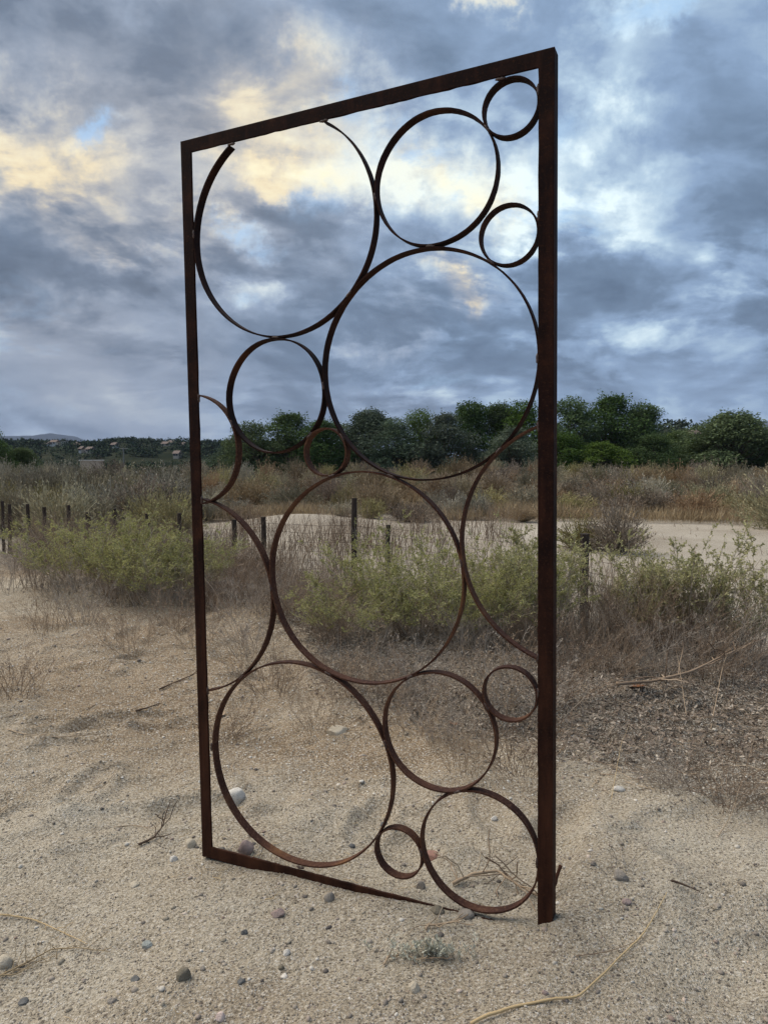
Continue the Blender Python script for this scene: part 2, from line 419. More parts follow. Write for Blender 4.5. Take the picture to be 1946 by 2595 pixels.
def _ground(g, b):
    p = worldco(g)
    brown = attr(g, 'brown'); litter = attr(g, 'litter'); wash = attr(g, 'wash'); scrub = attr(g, 'scrub')
    big = g.noise(p, 1.6, 6, 0.6); mid = g.noise(p, 22, 4, 0.65); fine = g.noise(p, 420, 3, 0.7); gr = g.noise(p, 140, 3, 0.7)
    vor = g.new('ShaderNodeTexVoronoi'); vor.inputs['Scale'].default_value = 150; g.put(vor.inputs['Vector'], p)
    vor2 = g.new('ShaderNodeTexVoronoi'); vor2.inputs['Scale'].default_value = 62; g.put(vor2.inputs['Vector'], p)
    vs_ = g.new('ShaderNodeSeparateColor'); g.put(vs_.inputs[0], vor.outputs['Color'])
    vs2 = g.new('ShaderNodeSeparateColor'); g.put(vs2.inputs[0], vor2.outputs['Color'])
    sand = g.ramp(big, [(0.30, (0.370, 0.300, 0.215)), (0.50, (0.475, 0.405, 0.302)), (0.70, (0.550, 0.490, 0.385))])
    warm = g.ramp(big, [(0.30, (0.255, 0.180, 0.108)), (0.55, (0.375, 0.280, 0.180)), (0.75, (0.445, 0.355, 0.245))])
    c = g.mix(brown, sand, warm)
    wsh = g.ramp(g.noise(p, 0.25, 6, 0.65), [(0.35, (0.28, 0.235, 0.18)), (0.50, (0.40, 0.35, 0.28)), (0.68, (0.50, 0.45, 0.37))])
    c = g.mix(wash, c, wsh)
    lit = g.ramp(mid, [(0.35, (0.060, 0.047, 0.037)), (0.55, (0.135, 0.108, 0.083)), (0.7, (0.28, 0.235, 0.19))])
    lm = g.m('MULTIPLY', g.ramp(g.m('ADD', g.m('MULTIPLY', litter, 1.0), g.m('MULTIPLY', g.m('SUBTRACT', mid, 0.5), 1.4)), [(0.40, 0.0), (0.66, 1.0)]), 0.9)
    c = g.mix(lm, c, lit)
    scr = g.ramp(g.noise(p, 0.5, 6, 0.7), [(0.3, (0.10, 0.085, 0.06)), (0.5, (0.20, 0.15, 0.095)), (0.7, (0.28, 0.205, 0.13))])
    scr = g.mix(attr(g, 'far'), scr, g.ramp(g.noise(p, 0.06, 6, 0.7), [(0.35, (0.025, 0.032, 0.018)), (0.6, (0.060, 0.060, 0.035))]))
    c = g.mix(g.m('MULTIPLY', scrub, 0.9), c, scr)
    nearf = g.m('SUBTRACT', 1.0, g.m('MULTIPLY', scrub, 0.85))
    # darker mottling at the lows of the mid noise and single grains: pale quartz, black mica, buff
    c = g.mix(g.ramp(mid, [(0.30, 0.32), (0.50, 0.0)]), c, (0.20, 0.165, 0.125))
    c = g.mix(g.m('MULTIPLY', nearf, g.ramp(gr, [(0.34, 0.80), (0.47, 0.0)])), c, (0.11, 0.090, 0.070))
    c = g.mix(g.m('MULTIPLY', nearf, g.ramp(gr, [(0.52, 0.0), (0.66, 0.85)])), c, (0.72, 0.665, 0.565))
    rad = vor.outputs['Distance']
    dot = g.ramp(rad, [(0.28, 1.0), (0.40, 0.0)])
    c = g.mix(g.m('MULTIPLY', g.m('MULTIPLY', dot, nearf), g.ramp(vs_.outputs[0], [(0.76, 0.0), (0.80, 0.9)])), c, (0.70, 0.65, 0.57))
    c = g.mix(g.m('MULTIPLY', dot, g.ramp(vs_.outputs[1], [(0.84, 0.0), (0.88, 0.80)])), c, (0.065, 0.055, 0.05))
    dot2 = g.ramp(vor2.outputs['Distance'], [(0.20, 1.0), (0.32, 0.0)])
    c = g.mix(g.m('MULTIPLY', dot2, g.ramp(vs2.outputs[0], [(0.90, 0.0), (0.92, 0.8)])), c, (0.62, 0.56, 0.50))
    c = g.mix(g.m('MULTIPLY', dot2, g.ramp(vs2.outputs[1], [(0.90, 0.0), (0.92, 0.8)])), c, (0.13, 0.105, 0.09))
    g.put(b.inputs['Base Color'], c)
    h = g.m('ADD', g.m('MULTIPLY', gr, 0.9), g.m('MULTIPLY', fine, 0.5))
    h = g.m('ADD', h, g.m('MULTIPLY', mid, 2.4))
    h = g.m('ADD', h, g.m('MULTIPLY', dot, 0.25))
    g.put(b.inputs['Normal'], bump(g, b, h, 1.0, 0.009))
M_GROUND = material('sandy_ground', _ground, 1.0, 0.0)

def stone_mat(name, c1, c2, speck=None, scale=30):
    def bld(g, b):
        p = objco(g); n = g.noise(p, scale, 5, 0.65); f = g.noise(p, scale * 9, 3, 0.7)
        c = g.mix(g.ramp(n, [(0.35, 0.0), (0.65, 1.0)]), c1, c2)
        if speck: c = g.mix(g.ramp(f, [(0.58, 0.0), (0.64, 0.8)]), c, speck)
        c = g.mix(g.ramp(f, [(0.3, 0.35), (0.45, 0.0)]), c, (0.12, 0.10, 0.085))
        g.put(b.inputs['Base Color'], c)
        g.put(b.inputs['Normal'], bump(g, b, g.m('ADD', n, g.m('MULTIPLY', f, 0.5)), 0.8, 0.006))
    return material(name, bld, 0.85, 0.2)
S_GREY = stone_mat('grey_stone', (0.22, 0.195, 0.165), (0.30, 0.265, 0.225))
S_WHITE = stone_mat('pale_granite', (0.50, 0.47, 0.42), (0.66, 0.63, 0.57), (0.14, 0.14, 0.14))
S_PINK = stone_mat('mauve_stone', (0.27, 0.20, 0.18), (0.36, 0.28, 0.25))
S_RED = stone_mat('terracotta_stone', (0.30, 0.165, 0.125), (0.38, 0.22, 0.17))
S_DARK = stone_mat('slate_stone', (0.10, 0.10, 0.098), (0.17, 0.168, 0.16))
S_GREEN = stone_mat('green_speckled_stone', (0.28, 0.30, 0.27), (0.50, 0.52, 0.48), (0.08, 0.11, 0.10), 60)
S_OLIVE = stone_mat('olive_stone', (0.17, 0.145, 0.105), (0.225, 0.195, 0.145))
S_BUFF = stone_mat('buff_stone', (0.40, 0.345, 0.26), (0.52, 0.46, 0.36))
S_BLUSH = stone_mat('blush_quartz', (0.62, 0.46, 0.40), (0.72, 0.62, 0.55))

def _peb(g, b):
    isl = g.new('ShaderNodeNewGeometry').outputs['Random Per Island']
    c = g.ramp(isl, [(0.0, (0.09, 0.08, 0.075)), (0.14, (0.19, 0.165, 0.14)), (0.35, (0.29, 0.25, 0.205)), (0.55, (0.38, 0.33, 0.27)), (0.70, (0.27, 0.195, 0.16)),
                     (0.80, (0.48, 0.44, 0.37)), (0.93, (0.66, 0.62, 0.55)), (1.0, (0.55, 0.42, 0.33))])
    n = g.noise(worldco(g), 240, 3, 0.6)
    c = g.mix(g.ramp(n, [(0.35, 0.4), (0.55, 0.0)]), c, (0.16, 0.135, 0.11))
    g.put(b.inputs['Base Color'], c)
M_PEB = material('mixed_pebbles', _peb, 0.9, 0.15)

def _chip(g, b):
    isl = g.new('ShaderNodeNewGeometry').outputs['Random Per Island']
    g.put(b.inputs['Base Color'], g.ramp(isl, [(0.0, (0.30, 0.24, 0.18)), (0.4, (0.50, 0.44, 0.35)), (0.8, (0.70, 0.65, 0.56)), (1.0, (0.80, 0.77, 0.70))]))
M_CHIP = material('pale_chips', _chip, 0.95, 0.05)
def _clod(g, b):
    n = g.noise(worldco(g), 260, 4, 0.7)
    g.put(b.inputs['Base Color'], g.ramp(n, [(0.35, (0.26, 0.215, 0.16)), (0.6, (0.46, 0.405, 0.315))])); g.put(b.inputs['Normal'], bump(g, b, n, 0.8, 0.004))
M_CLOD = material('sand_clod', _clod, 1.0, 0.0)

M_TWIG = plant_mat('bleached_twigs', [(0.0, (0.184, 0.132, 0.092)), (0.5, (0.345, 0.259, 0.178)), (1.0, (0.529, 0.425, 0.299))], 6, 0)
M_STRAW = plant_mat('straw_stalk', [(0.0, (0.42, 0.30, 0.155)), (1.0, (0.56, 0.43, 0.25))], 6, 0)
M_DARKTWIG = plant_mat('dark_twigs', [(0.0, (0.045, 0.033, 0.026)), (1.0, (0.13, 0.09, 0.065))], 6, 0)
M_GREYTWIG = plant_mat('grey_twigs', [(0.0, (0.187, 0.159, 0.131)), (0.6, (0.373, 0.321, 0.265)), (1.0, (0.636, 0.560, 0.467))], 6, 0)
M_BROWNTWIG = plant_mat('brown_stalks', [(0.0, (0.085, 0.058, 0.040)), (0.5, (0.235, 0.170, 0.118)), (0.85, (0.42, 0.325, 0.235)), (1.0, (0.55, 0.45, 0.34))], 4, 0)
M_SAGE = plant_mat('sage_leaves', [(0.0, (0.120, 0.122, 0.045)), (0.35, (0.290, 0.295, 0.115)), (0.75, (0.480, 0.465, 0.200)), (1.0, (0.62, 0.57, 0.31))], 4, 0.3)
M_SALT = plant_mat('saltbush_leaves', [(0.0, (0.150, 0.145, 0.065)), (0.35, (0.330, 0.325, 0.150)), (0.75, (0.500, 0.475, 0.245)), (1.0, (0.64, 0.58, 0.36))], 4, 0.3)
M_GREYSPRIG = plant_mat('silver_grey_leaves', [(0.0, (0.360, 0.360, 0.292)), (1.0, (0.675, 0.664, 0.540))], 8, 0.1)
M_LITTER = plant_mat('leaf_litter', [(0.0, (0.060, 0.046, 0.036)), (0.35, (0.155, 0.120, 0.092)), (0.7, (0.30, 0.245, 0.195)), (0.90, (0.52, 0.46, 0.38)), (1.0, (0.36, 0.17, 0.09))], 3, 0)
M_REDLEAF = plant_mat('russet_leaf', [(0.0, (0.20, 0.09, 0.05)), (1.0, (0.33, 0.16, 0.085))], 5, 0.1)
M_ORANGE = plant_mat('russet_grass', [(0.0, (0.175, 0.128, 0.078)), (0.5, (0.345, 0.262, 0.158)), (1.0, (0.52, 0.42, 0.275))], 1.2, 0.1)
M_BR_GREY = plant_mat('grey_olive_scrub', [(0.0, (0.120, 0.105, 0.072)), (0.5, (0.275, 0.245, 0.172)), (1.0, (0.50, 0.45, 0.33))], 1.5, 0.1, vary=0.38)
M_BR_OLIVE = plant_mat('olive_scrub', [(0.0, (0.120, 0.105, 0.055)), (0.5, (0.265, 0.235, 0.125)), (1.0, (0.47, 0.41, 0.235))], 1.5, 0.1, vary=0.38)
M_BR_BROWN = plant_mat('brown_scrub', [(0.0, (0.125, 0.092, 0.060)), (0.5, (0.275, 0.208, 0.138)), (1.0, (0.48, 0.385, 0.265))], 1.5, 0.1, vary=0.38)
M_TR1 = plant_mat('willow_foliage', [(0.0, (0.049, 0.077, 0.029)), (0.5, (0.085, 0.134, 0.045)), (1.0, (0.143, 0.199, 0.073))], 0.35, 0.2, 0.02, 0.5, vary=0.18)
M_TR2 = plant_mat('grey_green_foliage', [(0.0, (0.065, 0.090, 0.059)), (0.5, (0.110, 0.143, 0.094)), (1.0, (0.188, 0.224, 0.159))], 0.35, 0.2, 0.02, 0.5, vary=0.18)
M_TR3 = plant_mat('bright_foliage', [(0.0, (0.062, 0.097, 0.031)), (0.5, (0.107, 0.162, 0.048)), (1.0, (0.182, 0.245, 0.086))], 0.35, 0.2, 0.02, 0.5, vary=0.18)
M_FARTREE = plant_mat('distant_woodland', [(0.0, (0.016, 0.030, 0.016)), (0.6, (0.047, 0.069, 0.039)), (1.0, (0.117, 0.124, 0.069))], 0.02, 0, 0.05, 0.5)
def _bark(g, b):
    n = g.noise(g.vm('MULTIPLY', objco(g), (6, 6, 1.0)), 3, 5, 0.65)
    g.put(b.inputs['Base Color'], g.ramp(n, [(0.3, (0.05, 0.038, 0.028)), (0.7, (0.16, 0.125, 0.095))]))
M_BARK = material('bark', _bark)
def _post(g, b):
    n = g.noise(g.vm('MULTIPLY', objco(g), (40, 40, 5)), 1.5, 6, 0.7)
    g.put(b.inputs['Base Color'], g.ramp(n, [(0.35, (0.020, 0.015, 0.012)), (0.6, (0.055, 0.042, 0.034)), (0.75, (0.14, 0.115, 0.095))]))
    g.put(b.inputs['Normal'], bump(g, b, n, 0.6, 0.01))
M_POST = material('weathered_wood', _post)
def flat_mat(name, col, rough=0.8, spec=0.2, var=0.15):
    def bld(g, b):
        n = g.noise(objco(g), 3.0, 5, 0.6)
        g.put(b.inputs['Base Color'], g.mix(g.ramp(n, [(0.3, var * 2), (0.7, 0.0)]), col, tuple(c * 0.6 for c in col)))
    return material(name, bld, rough, spec)
M_WIRE = flat_mat('rusty_wire', (0.09, 0.06, 0.045))
M_WALLW = flat_mat('white_render', (0.62, 0.60, 0.56)); M_WALLC = flat_mat('cream_render', (0.50, 0.42, 0.33))
M_ROOF = flat_mat('brown_roof', (0.16, 0.12, 0.10)); M_PANE = flat_mat('dark_glass', (0.03, 0.035, 0.045), 0.2, 0.5)
M_STEEL = flat_mat('grey_pole', (0.22, 0.22, 0.22))
def _hills(g, b):
    p = worldco(g); n = g.noise(p, 0.02, 6, 0.65)
    g.put(b.inputs['Base Color'], g.ramp(n, [(0.35, (0.018, 0.024, 0.016)), (0.58, (0.036, 0.040, 0.026)), (0.72, (0.085, 0.078, 0.052))]))
M_HILL = material('hill_scrub', _hills, 1.0, 0.0)
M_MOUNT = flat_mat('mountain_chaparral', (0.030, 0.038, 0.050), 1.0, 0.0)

# ------------------------------------------------------------------ ground sheet
def graded(fine_lo, fine_hi, step, lo, hi, growth):
    a = list(np.arange(fine_lo, fine_hi, step)); s = step
    while a[-1] < hi: s *= growth; a.append(a[-1] + s)
    s = step; b = [fine_lo]
    while b[-1] > lo: s *= growth; b.append(b[-1] - s)
    return np.array(b[:0:-1] + a)
gx = graded(-1.9, 1.9, 0.016, -14000, 14000, 1.045)
gy = graded(1.25, 4.6, 0.016, -2500, 14000, 1.03)
X, Y = np.meshgrid(gx, gy); Z = height(X, Y)
rg = np.random.default_rng(3)
Z = Z + (rg.random(Z.shape) - 0.5) * 0.003 * (np.hypot(X, Y) < 9)
nx, ny = len(gx), len(gy)
idx = np.arange(nx * ny).reshape(ny, nx)
gm = mesh_from('ground', np.stack([X, Y, Z], -1).reshape(-1, 3), np.stack([idx[:-1, :-1], idx[:-1, 1:], idx[1:, 1:], idx[1:, :-1]], -1).reshape(-1, 4), smooth=True)
def fattr(me, name, arr):
    a = me.attributes.new(name, 'FLOAT', 'POINT'); a.data.foreach_set('value', np.asarray(arr, np.float32).ravel())
def fence_d(x, y): return (x - FEN0[0]) * FENN[0] + (y - FEN0[1]) * FENN[1]
def litter_mask(x, y):
    d = fence_d(x, y) + 0.6 * fbm(x, y, 1.2, 3, 21)
    e = 0.95 * sstep(-1.1, -0.2, x)
    m = sstep(2.6, 3.4, d) * (1 - sstep(4.6 + e, 5.2 + e, d))
    right = sstep(0.25, 0.9, x - 0.15 * (y - 3)) * sstep(2.45, 3.15, y + 0.5 * fbm(x, y, .5, 3, 22) + 0.1 * (x - 1)) * (1 - sstep(4.6, 5.6, y))
    return np.clip(np.maximum(m * 0.75, right), 0, 1)
D = fence_d(X, Y)
br = 0.8 * sstep(2.1, 3.0, np.hypot(X + 0.5, Y)) * (1 - sstep(0.0, 1.2, X + 0.2 * fbm(X, Y, .6, 3, 30))) * (0.9 + 1.4 * fbm(X, Y, 0.9, 3, 31))
fattr(gm, 'brown', np.clip(br, 0, 1))
fattr(gm, 'litter', litter_mask(X, Y))
fattr(gm, 'wash', 1 - sstep(0.2, 2.0, D))
fattr(gm, 'scrub', np.clip(sstep(25.5, 30, Y + 3 * fbm(X, Y, 6, 2, 40)), 0, 1))
fattr(gm, 'far', sstep(62, 85, np.hypot(X, Y)))
go = link('ground', gm, M_GROUND); tag(go, 'coarse pale sand with scuffs, running out to a dry wash', kind='structure')

# ------------------------------------------------------------------ the rusted steel screen
PANEL = Matrix(((0.90733, 0.42021, -0.01301, -0.52364), (-0.42014, 0.90742, 0.00814, 1.99652), (0.01523, -0.00192, 0.99988, 0.0), (0, 0, 0, 1)))
PW, PH, FW, FT, FD = 1.0034, 2.0, 0.0344, 0.0045, 0.0365
def build_screen():
    root = empty('steel_screen'); root.matrix_world = PANEL
    tag(root, 'tall rusted steel screen of welded rings in a rectangular frame, standing in the sand', 'metal screen')
    prof = [(0, 0), (0.002, -0.0006), (FW - .001, -0.0006), (FW, 0.0006), (FW, FT), (FT, FT), (FT, FD), (0, FD)]
    rng = np.random.default_rng(2)
    def bar(p0, t, inw, L):
        n = 60; m = len(prof); vs_ = []
        for i in range(n + 1):
            for k, (a, d) in enumerate(prof):
                s = a + (L - 2 * a) * i / n
                q = p0 + t * s + inw * (a + 0.0005 * rng.normal() * (k in (3, 4)))
                vs_.append((q[0], d, q[1]))
        idx_ = np.arange((n + 1) * m).reshape(n + 1, m)
        f = np.stack([idx_[:-1], idx_[1:], np.roll(idx_[1:], -1, 1), np.roll(idx_[:-1], -1, 1)], -1).reshape(-1, 4)
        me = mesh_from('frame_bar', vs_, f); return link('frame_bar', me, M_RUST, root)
    A = np.array
    bar(A([0., 0.]), A([0., 1.]), A([1., 0.]), PH); bar(A([PW, 0.]), A([0., 1.]), A([-1., 0.]), PH)
    bar(A([0., PH]), A([1., 0.]), A([0., -1.]), PW); bar(A([0., 0.]), A([1., 0.]), A([0., 1.]), PW)
    rings = [(0.3061, 1.728, 0.274), (0.7284, 1.7788, 0.1519), (0.9069, 1.8982, 0.0638), (0.9024, 1.6264, 0.0676), (0.6986, 1.3531, 0.2727), (0.2781, 1.3039, 0.15),
             (0.4281, 1.1547, 0.0621), (0.0059, 1.1692, 0.154), (0.5233, 0.8367, 0.2705), (-0.0193, 0.7609, 0.278), (0.3253, 0.3249, 0.278), (0.7252, 0.4722, 0.1472),
             (0.9031, 0.588, 0.0651), (1.0652, 0.9403, 0.2814), (0.8252, 0.1948, 0.1484), (0.6172, 0.1445, 0.0653)]
    T, DEP, D0 = 0.0042, 0.0240, 0.0002
    for j, (cu, cv, rad) in enumerate(rings):
        n = 128
        th = np.linspace(0, 2 * PI, n, endpoint=False)
        if j == 0: th = np.linspace(PI / 2 + math.acos((PH - FW - 0.006 - cv) / rad) , PI / 2 - math.asin(math.sqrt(1 - ((PH - FW + .001 - cv) / rad) ** 2)) + 2 * PI, n)
        if j in (7, 9): a = math.acos((FW + 0.0005 - cu) / rad); th = np.linspace(-a, a, n)
        if j == 13: a = math.acos((cu - (PW - FW - 0.0005)) / rad); th = np.linspace(PI - a, PI + a, n)
        closed = j not in (0, 7, 9, 13)
        ph = rng.uniform(0, 6.28, 3)
        rr = rad + (0.0010 * np.sin(2 * th + ph[0]) + 0.0005 * np.sin(5 * th + ph[1])) * (rad > .1)
        vs_ = []
        for (dr, dd) in ((0, D0), (-T, D0), (-T, D0 + DEP), (0, D0 + DEP)):
            r_ = rr + dr + rng.normal(size=len(th)) * 0.00012
            vs_.append(np.stack([cu + r_ * np.cos(th), np.full(len(th), dd), cv + r_ * np.sin(th)], -1))
        v = np.stack(vs_, 1)
        m = 4; idx_ = np.arange(len(th) * m).reshape(len(th), m)
        nxt = np.roll(idx_, -1, 0) if closed else idx_[1:]
        cur = idx_ if closed else idx_[:-1]
        f = np.stack([cur, nxt, np.roll(nxt, -1, 1), np.roll(cur, -1, 1)], -1).reshape(-1, 4)
        if not closed: f = np.concatenate([f, [idx_[0], idx_[-1][::-1]]])
        me = mesh_from('ring', v.reshape(-1, 3), f)
        nm = 'ring' if closed else 'arc'; me.name = nm
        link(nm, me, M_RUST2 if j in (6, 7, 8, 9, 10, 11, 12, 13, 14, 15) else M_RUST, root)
    # beads of weld where rings meet each other and the frame
    def weld(u, v, du, dv, sz=0.006):
        k = 7; mb = Mesh(); pts = []
        for i in range(k):
            s = (i / (k - 1) - 0.5) * 2
            pts.append((u + du * s * sz * 2 + rng.normal() * .0006, 0.002 + 0.009 * abs(s) ** 2 * 0 - 0.0005, v + dv * s * sz * 2 + rng.normal() * .0006))
        rads = [0.0012, 0.0030, 0.0036, 0.0030, 0.0038, 0.0030, 0.0012]
        mb.tubes(np.array([pts]), np.array([rads]) * sz / 0.006, 6, True)
        link('weld', mb.build('weld', True), M_WELD, root)
    for i in range(16):
        for k in range(i + 1, 16):
            a, b = np.array(rings[i]), np.array(rings[k]); d = np.linalg.norm(a[:2] - b[:2])
            if abs(d - a[2] - b[2]) < 0.006:
                q = (b[:2] - a[:2]) / d; c = a[:2] + q * (a[2] + (d - a[2] - b[2]) / 2)
                if FW < c[0] < PW - FW: weld(c[0], c[1], -q[1], q[0], 0.0055)
    for u, v, du, dv in ((FW + .001, 1.31, 0, 1), (FW + .001, 1.03, 0, 1), (FW + .001, 0.49, 0, 1), (PW - FW, 0.68, 0, 1), (PW - FW, 1.2, 0, 1), (PW - FW, 1.655, 0, 1), (PW - FW - .001, 1.92, 0, 1), (0.165, 1.962, 1, 0),
                         (0.443, 1.964, 1, 0), (PW - FW, 0.60, 0, 1), (PW - FW - .002, 0.2, 0, 1), (PW - FW - .002, 1.35, 0, 1), (0.885, 1.962, 1, 0), (FW, 1.75, 0, 1), (0.33, 0.042, 1, 0), (0.043, 0.33, 0, 1)):
        weld(u, v, du, dv, 0.006)
build_screen()

# ------------------------------------------------------------------ stones
def stone(px, py, wpx, hpx, mat, label, seed, flat=0.7, rot=0.0, angular=0.0, sink=0.40):
    x, y = on_ground(px, py + hpx * 0.35)
    dist = math.hypot(x, y); a = wpx / FPX * dist / 2; b = a * random.Random(seed).uniform(0.75, 1.0); c = max(hpx / FPX * dist / 2 * 1.0, 0.25 * a)
    import bmesh
    bm = bmesh.new(); bmesh.ops.create_icosphere(bm, subdivisions=4 if wpx > 25 else 3, radius=1)
    rr = np.random.default_rng(seed); dirs = rr.normal(size=(12, 3)); dirs /= np.linalg.norm(dirs, axis=1, keepdims=True); offs = rr.uniform(0.66, 0.92, 12)
    cr, sr = math.cos(rot), math.sin(rot)
    for v in bm.verts:
        p = np.array(v.co); s = 1 + 0.10 * math.sin(2.3 * p[0] + seed) * math.cos(1.7 * p[1] + 2 * seed) + 0.06 * math.sin(4.1 * p[2] + 3 * p[0] + seed)
        p = p * s
        cut = min(1.0, 0.55 + angular)
        for dd, of in zip(dirs, offs):
            k = p @ dd - of
            if k > 0: p = p - dd * k * cut
        p += 0.012 * np.array([math.sin(17 * p[1] + seed), math.sin(19 * p[2]), math.sin(15 * p[0])])
        q = np.array([p[0] * a, p[1] * b, p[2] * c])
        v.co = (q[0] * cr - q[2] * sr * 0.5, q[1], q[2] * cr + q[0] * sr * 0.5)
    me = bpy.data.meshes.new('stone'); bm.to_mesh(me); bm.free(); me.polygons.foreach_set('use_smooth', [angular < 0.5] * len(me.polygons))
    o = link('stone', me, mat, loc=(x, y, gz(x, y) + c * (1 - 2 * sink) * 0.75)); o.rotation_euler = (0, 0, random.Random(seed + 1).uniform(-.4, .4))
    tag(o, label, 'stone')
    return o
STONES = [
    (598, 2005, 50, 50, S_WHITE, 'white speckled rock behind the lower left ring of the screen', .1),
    (624, 2142, 44, 50, S_PINK, 'mauve grey cobble standing just above the bottom bar of the screen', .25),
    (562, 2148, 22, 16, S_GREY, 'small grey stone in the bottom left corner of the screen', .1),
    (484, 2132, 32, 32, S_BUFF, 'rounded buff stone to the left of the left frame post', .1),
    (440, 2172, 22, 22, S_WHITE, 'flat white pebble on the sand left of the frame corner', .2),
    (343, 2238, 28, 14, S_BUFF, 'flat tan pebble on the sand far left of the bottom bar', .2),
    (836, 2268, 28, 30, S_GREY, 'rounded grey pebble just below the bottom bar', .1),
    (704, 2310, 38, 26, S_PINK, 'angular brownish pink stone on the open sand below the bottom bar', .7),
    (620, 2358, 19, 24, S_DARK, 'dark slate blue chip of stone on the foreground sand', .7),
    (372, 2390, 28, 26, S_GREEN, 'white and green speckled lump of stone on the left foreground sand', .6),
    (466, 2459, 40, 54, S_OLIVE, 'olive brown lump shaped like a peanut in the foreground sand', .1),
    (560, 2570, 27, 32, S_BLUSH, 'blush white quartz pebble at the bottom edge of the picture', .4),
    (1049, 2495, 34, 38, S_BUFF, 'blocky buff stone in the middle of the foreground sand', .8),
    (1180, 2310, 44, 30, S_GREY, 'rounded grey stone leaning on the bottom of the lower right ring', .1),
    (1108, 2302, 38, 22, S_OLIVE, 'dusty brown stone left of the lower right ring on the sand', .2),
    (1000, 2269, 20, 15, S_GREY, 'small grey pebble lying against the buried end of the bottom bar', .1),
    (1098, 2163, 46, 42, S_RED, 'terracotta coloured flat stone behind the smallest bottom ring', .5),
    (1570, 2212, 42, 34, S_GREY, 'flat grey stone on the gravel to the right of the screen', .3),
    (1587, 2281, 26, 14, S_PINK, 'small pinkish stone on the gravel near the dark stick', .2),
    (1380, 2512, 18, 20, S_PINK, 'small brown pebble in the right foreground sand', .3),
    (856, 1846, 62, 34, S_BUFF, 'long buff rock among the dry weeds behind the screen', .3),
    (1566, 1995, 30, 18, S_WHITE, 'pale stone at the edge of the leaf litter on the right', .3),
    (974, 2086, 24, 18, S_DARK, 'dark grey stone behind the top of the smallest bottom ring', .1),
    (892, 2141, 18, 16, S_DARK, 'dark pebble on the sand inside the lower left ring', .3),
    (286, 2532, 26, 16, S_GREY, 'flat grey stone at the lower left of the foreground', .3),
    (60, 2534, 28, 12, S_DARK, 'dark flat sliver of stone in the lower left corner', .4),
    (344, 2478, 26, 12, S_DARK, 'dark slanted stone left of the olive lump', .4),
    (612, 2483, 22, 14, S_DARK, 'dark oval pebble right of the olive lump', .2),
    (713, 2448, 20, 18, S_OLIVE, 'brown pebble on the foreground sand below the bottom bar', .2),
    (12, 2428, 44, 40, S_BUFF, 'rounded tan stone at the left edge of the foreground', .1),
    (514, 2452, 16, 14, S_GREY, 'small round grey pebble beside the olive lump', .1),
    (727, 2410, 22, 20, S_WHITE, 'faint whitish chip of stone in the middle foreground', .4),
    (1252, 2071, 18, 16, S_WHITE, 'small white stone behind the lower right ring', .3),
    (1066, 2238, 26, 34, S_GREY, 'grey stone half buried between the two bottom rings', .2),
]
for k, (px, py, wp, hp, mt, lb, ang) in enumerate(STONES):
    stone(px, py, wp, hp, mt, lb, 10 + k, angular=ang)

def blobs(n, xr, yr, smin, smax, seed, dens=None, name='pebbles', power=2.5, sub=1):
    """joined field of little stones"""
    rng = np.random.default_rng(seed)
    v0 = np.array([(1, 0, 0), (-1, 0, 0), (0, 1, 0), (0, -1, 0), (0, 0, 1), (0, 0, -1)], float)
    f0 = np.array([(0, 2, 4), (2, 1, 4), (1, 3, 4), (3, 0, 4), (2, 0, 5), (1, 2, 5), (3, 1, 5), (0, 3, 5)])
    if sub:
        vv = list(map(tuple, v0)); cache = {}; nf = []
        def mid(a, b):
            k = (min(a, b), max(a, b))
            if k not in cache:
                m = (np.array(vv[a]) + np.array(vv[b])); m /= np.linalg.norm(m); cache[k] = len(vv); vv.append(tuple(m))
            return cache[k]
        for a, b, c in f0:
            ab, bc, ca = mid(a, b), mid(b, c), mid(c, a); nf += [(a, ab, ca), (ab, b, bc), (ca, bc, c), (ab, bc, ca)]
        v0 = np.array(vv); f0 = np.array(nf)
    # sample denser near the camera: uniform in log depth
    y = np.exp(rng.uniform(math.log(yr[0]), math.log(yr[1]), n)); x = rng.uniform(-1, 1, n) * (0.62 * y + 0.25) + 0.0
    keep = np.ones(n, bool)
    if dens is not None: keep = rng.random(n) < dens(x, y)
    x, y = x[keep], y[keep]; n = len(x)
    s = smin * (smax / smin) ** (rng.random(n) ** power)
    s = s * np.clip(y / 2.2, 0.8, 2.2) ** 0.5
    z = height(x, y)
    sc = s[:, None] * rng.uniform(0.55, 1.1, (n, 3)) * np.array([1, 1, 0.7])
    V = v0[None] * sc[:, None] * rng.uniform(0.82, 1.12, (n, len(v0), 1))
    a = rng.uniform(0, 6.28, n); ca, sa = np.cos(a)[:, None], np.sin(a)[:, None]
    V = np.stack([V[..., 0] * ca - V[..., 1] * sa, V[..., 0] * sa + V[..., 1] * ca, V[..., 2]], -1)
    V = V + np.stack([x, y, z + s * 0.12], -1)[:, None]
    F = f0[None] + (np.arange(n) * len(v0))[:, None, None]
    return mesh_from(name, V.reshape(-1, 3), faces3=F.reshape(-1, 3), smooth=bool(sub))
o = link('pebbles', blobs(4200, None, (1.2, 7.0), 0.0026, 0.0105, 31, power=3.0), M_PEB); tag(o, 'scattered small pebbles over the pale sand', kind='stuff')
o = link('gravel', blobs(95000, None, (1.15, 8.5), 0.0011, 0.0040, 32, lambda x, y: 0.45 + 0.9 * np.clip(fbm(x, y, .7, 3, 50) + 0.35, 0, 1) + 0.3 * (x > .6), 'gravel', 1.6, 0), M_PEB)
tag(o, 'fine gravel grains strewn over the sand', kind='stuff')
o = link('pale_chips', blobs(30000, None, (2.3, 7.5), 0.0022, 0.0062, 33, lambda x, y: 0.35 + 1.1 * np.clip(fbm(x, y, .6, 3, 52) + 0.25, 0, 1), 'pale_chips', 1.8, 0), M_CHIP)
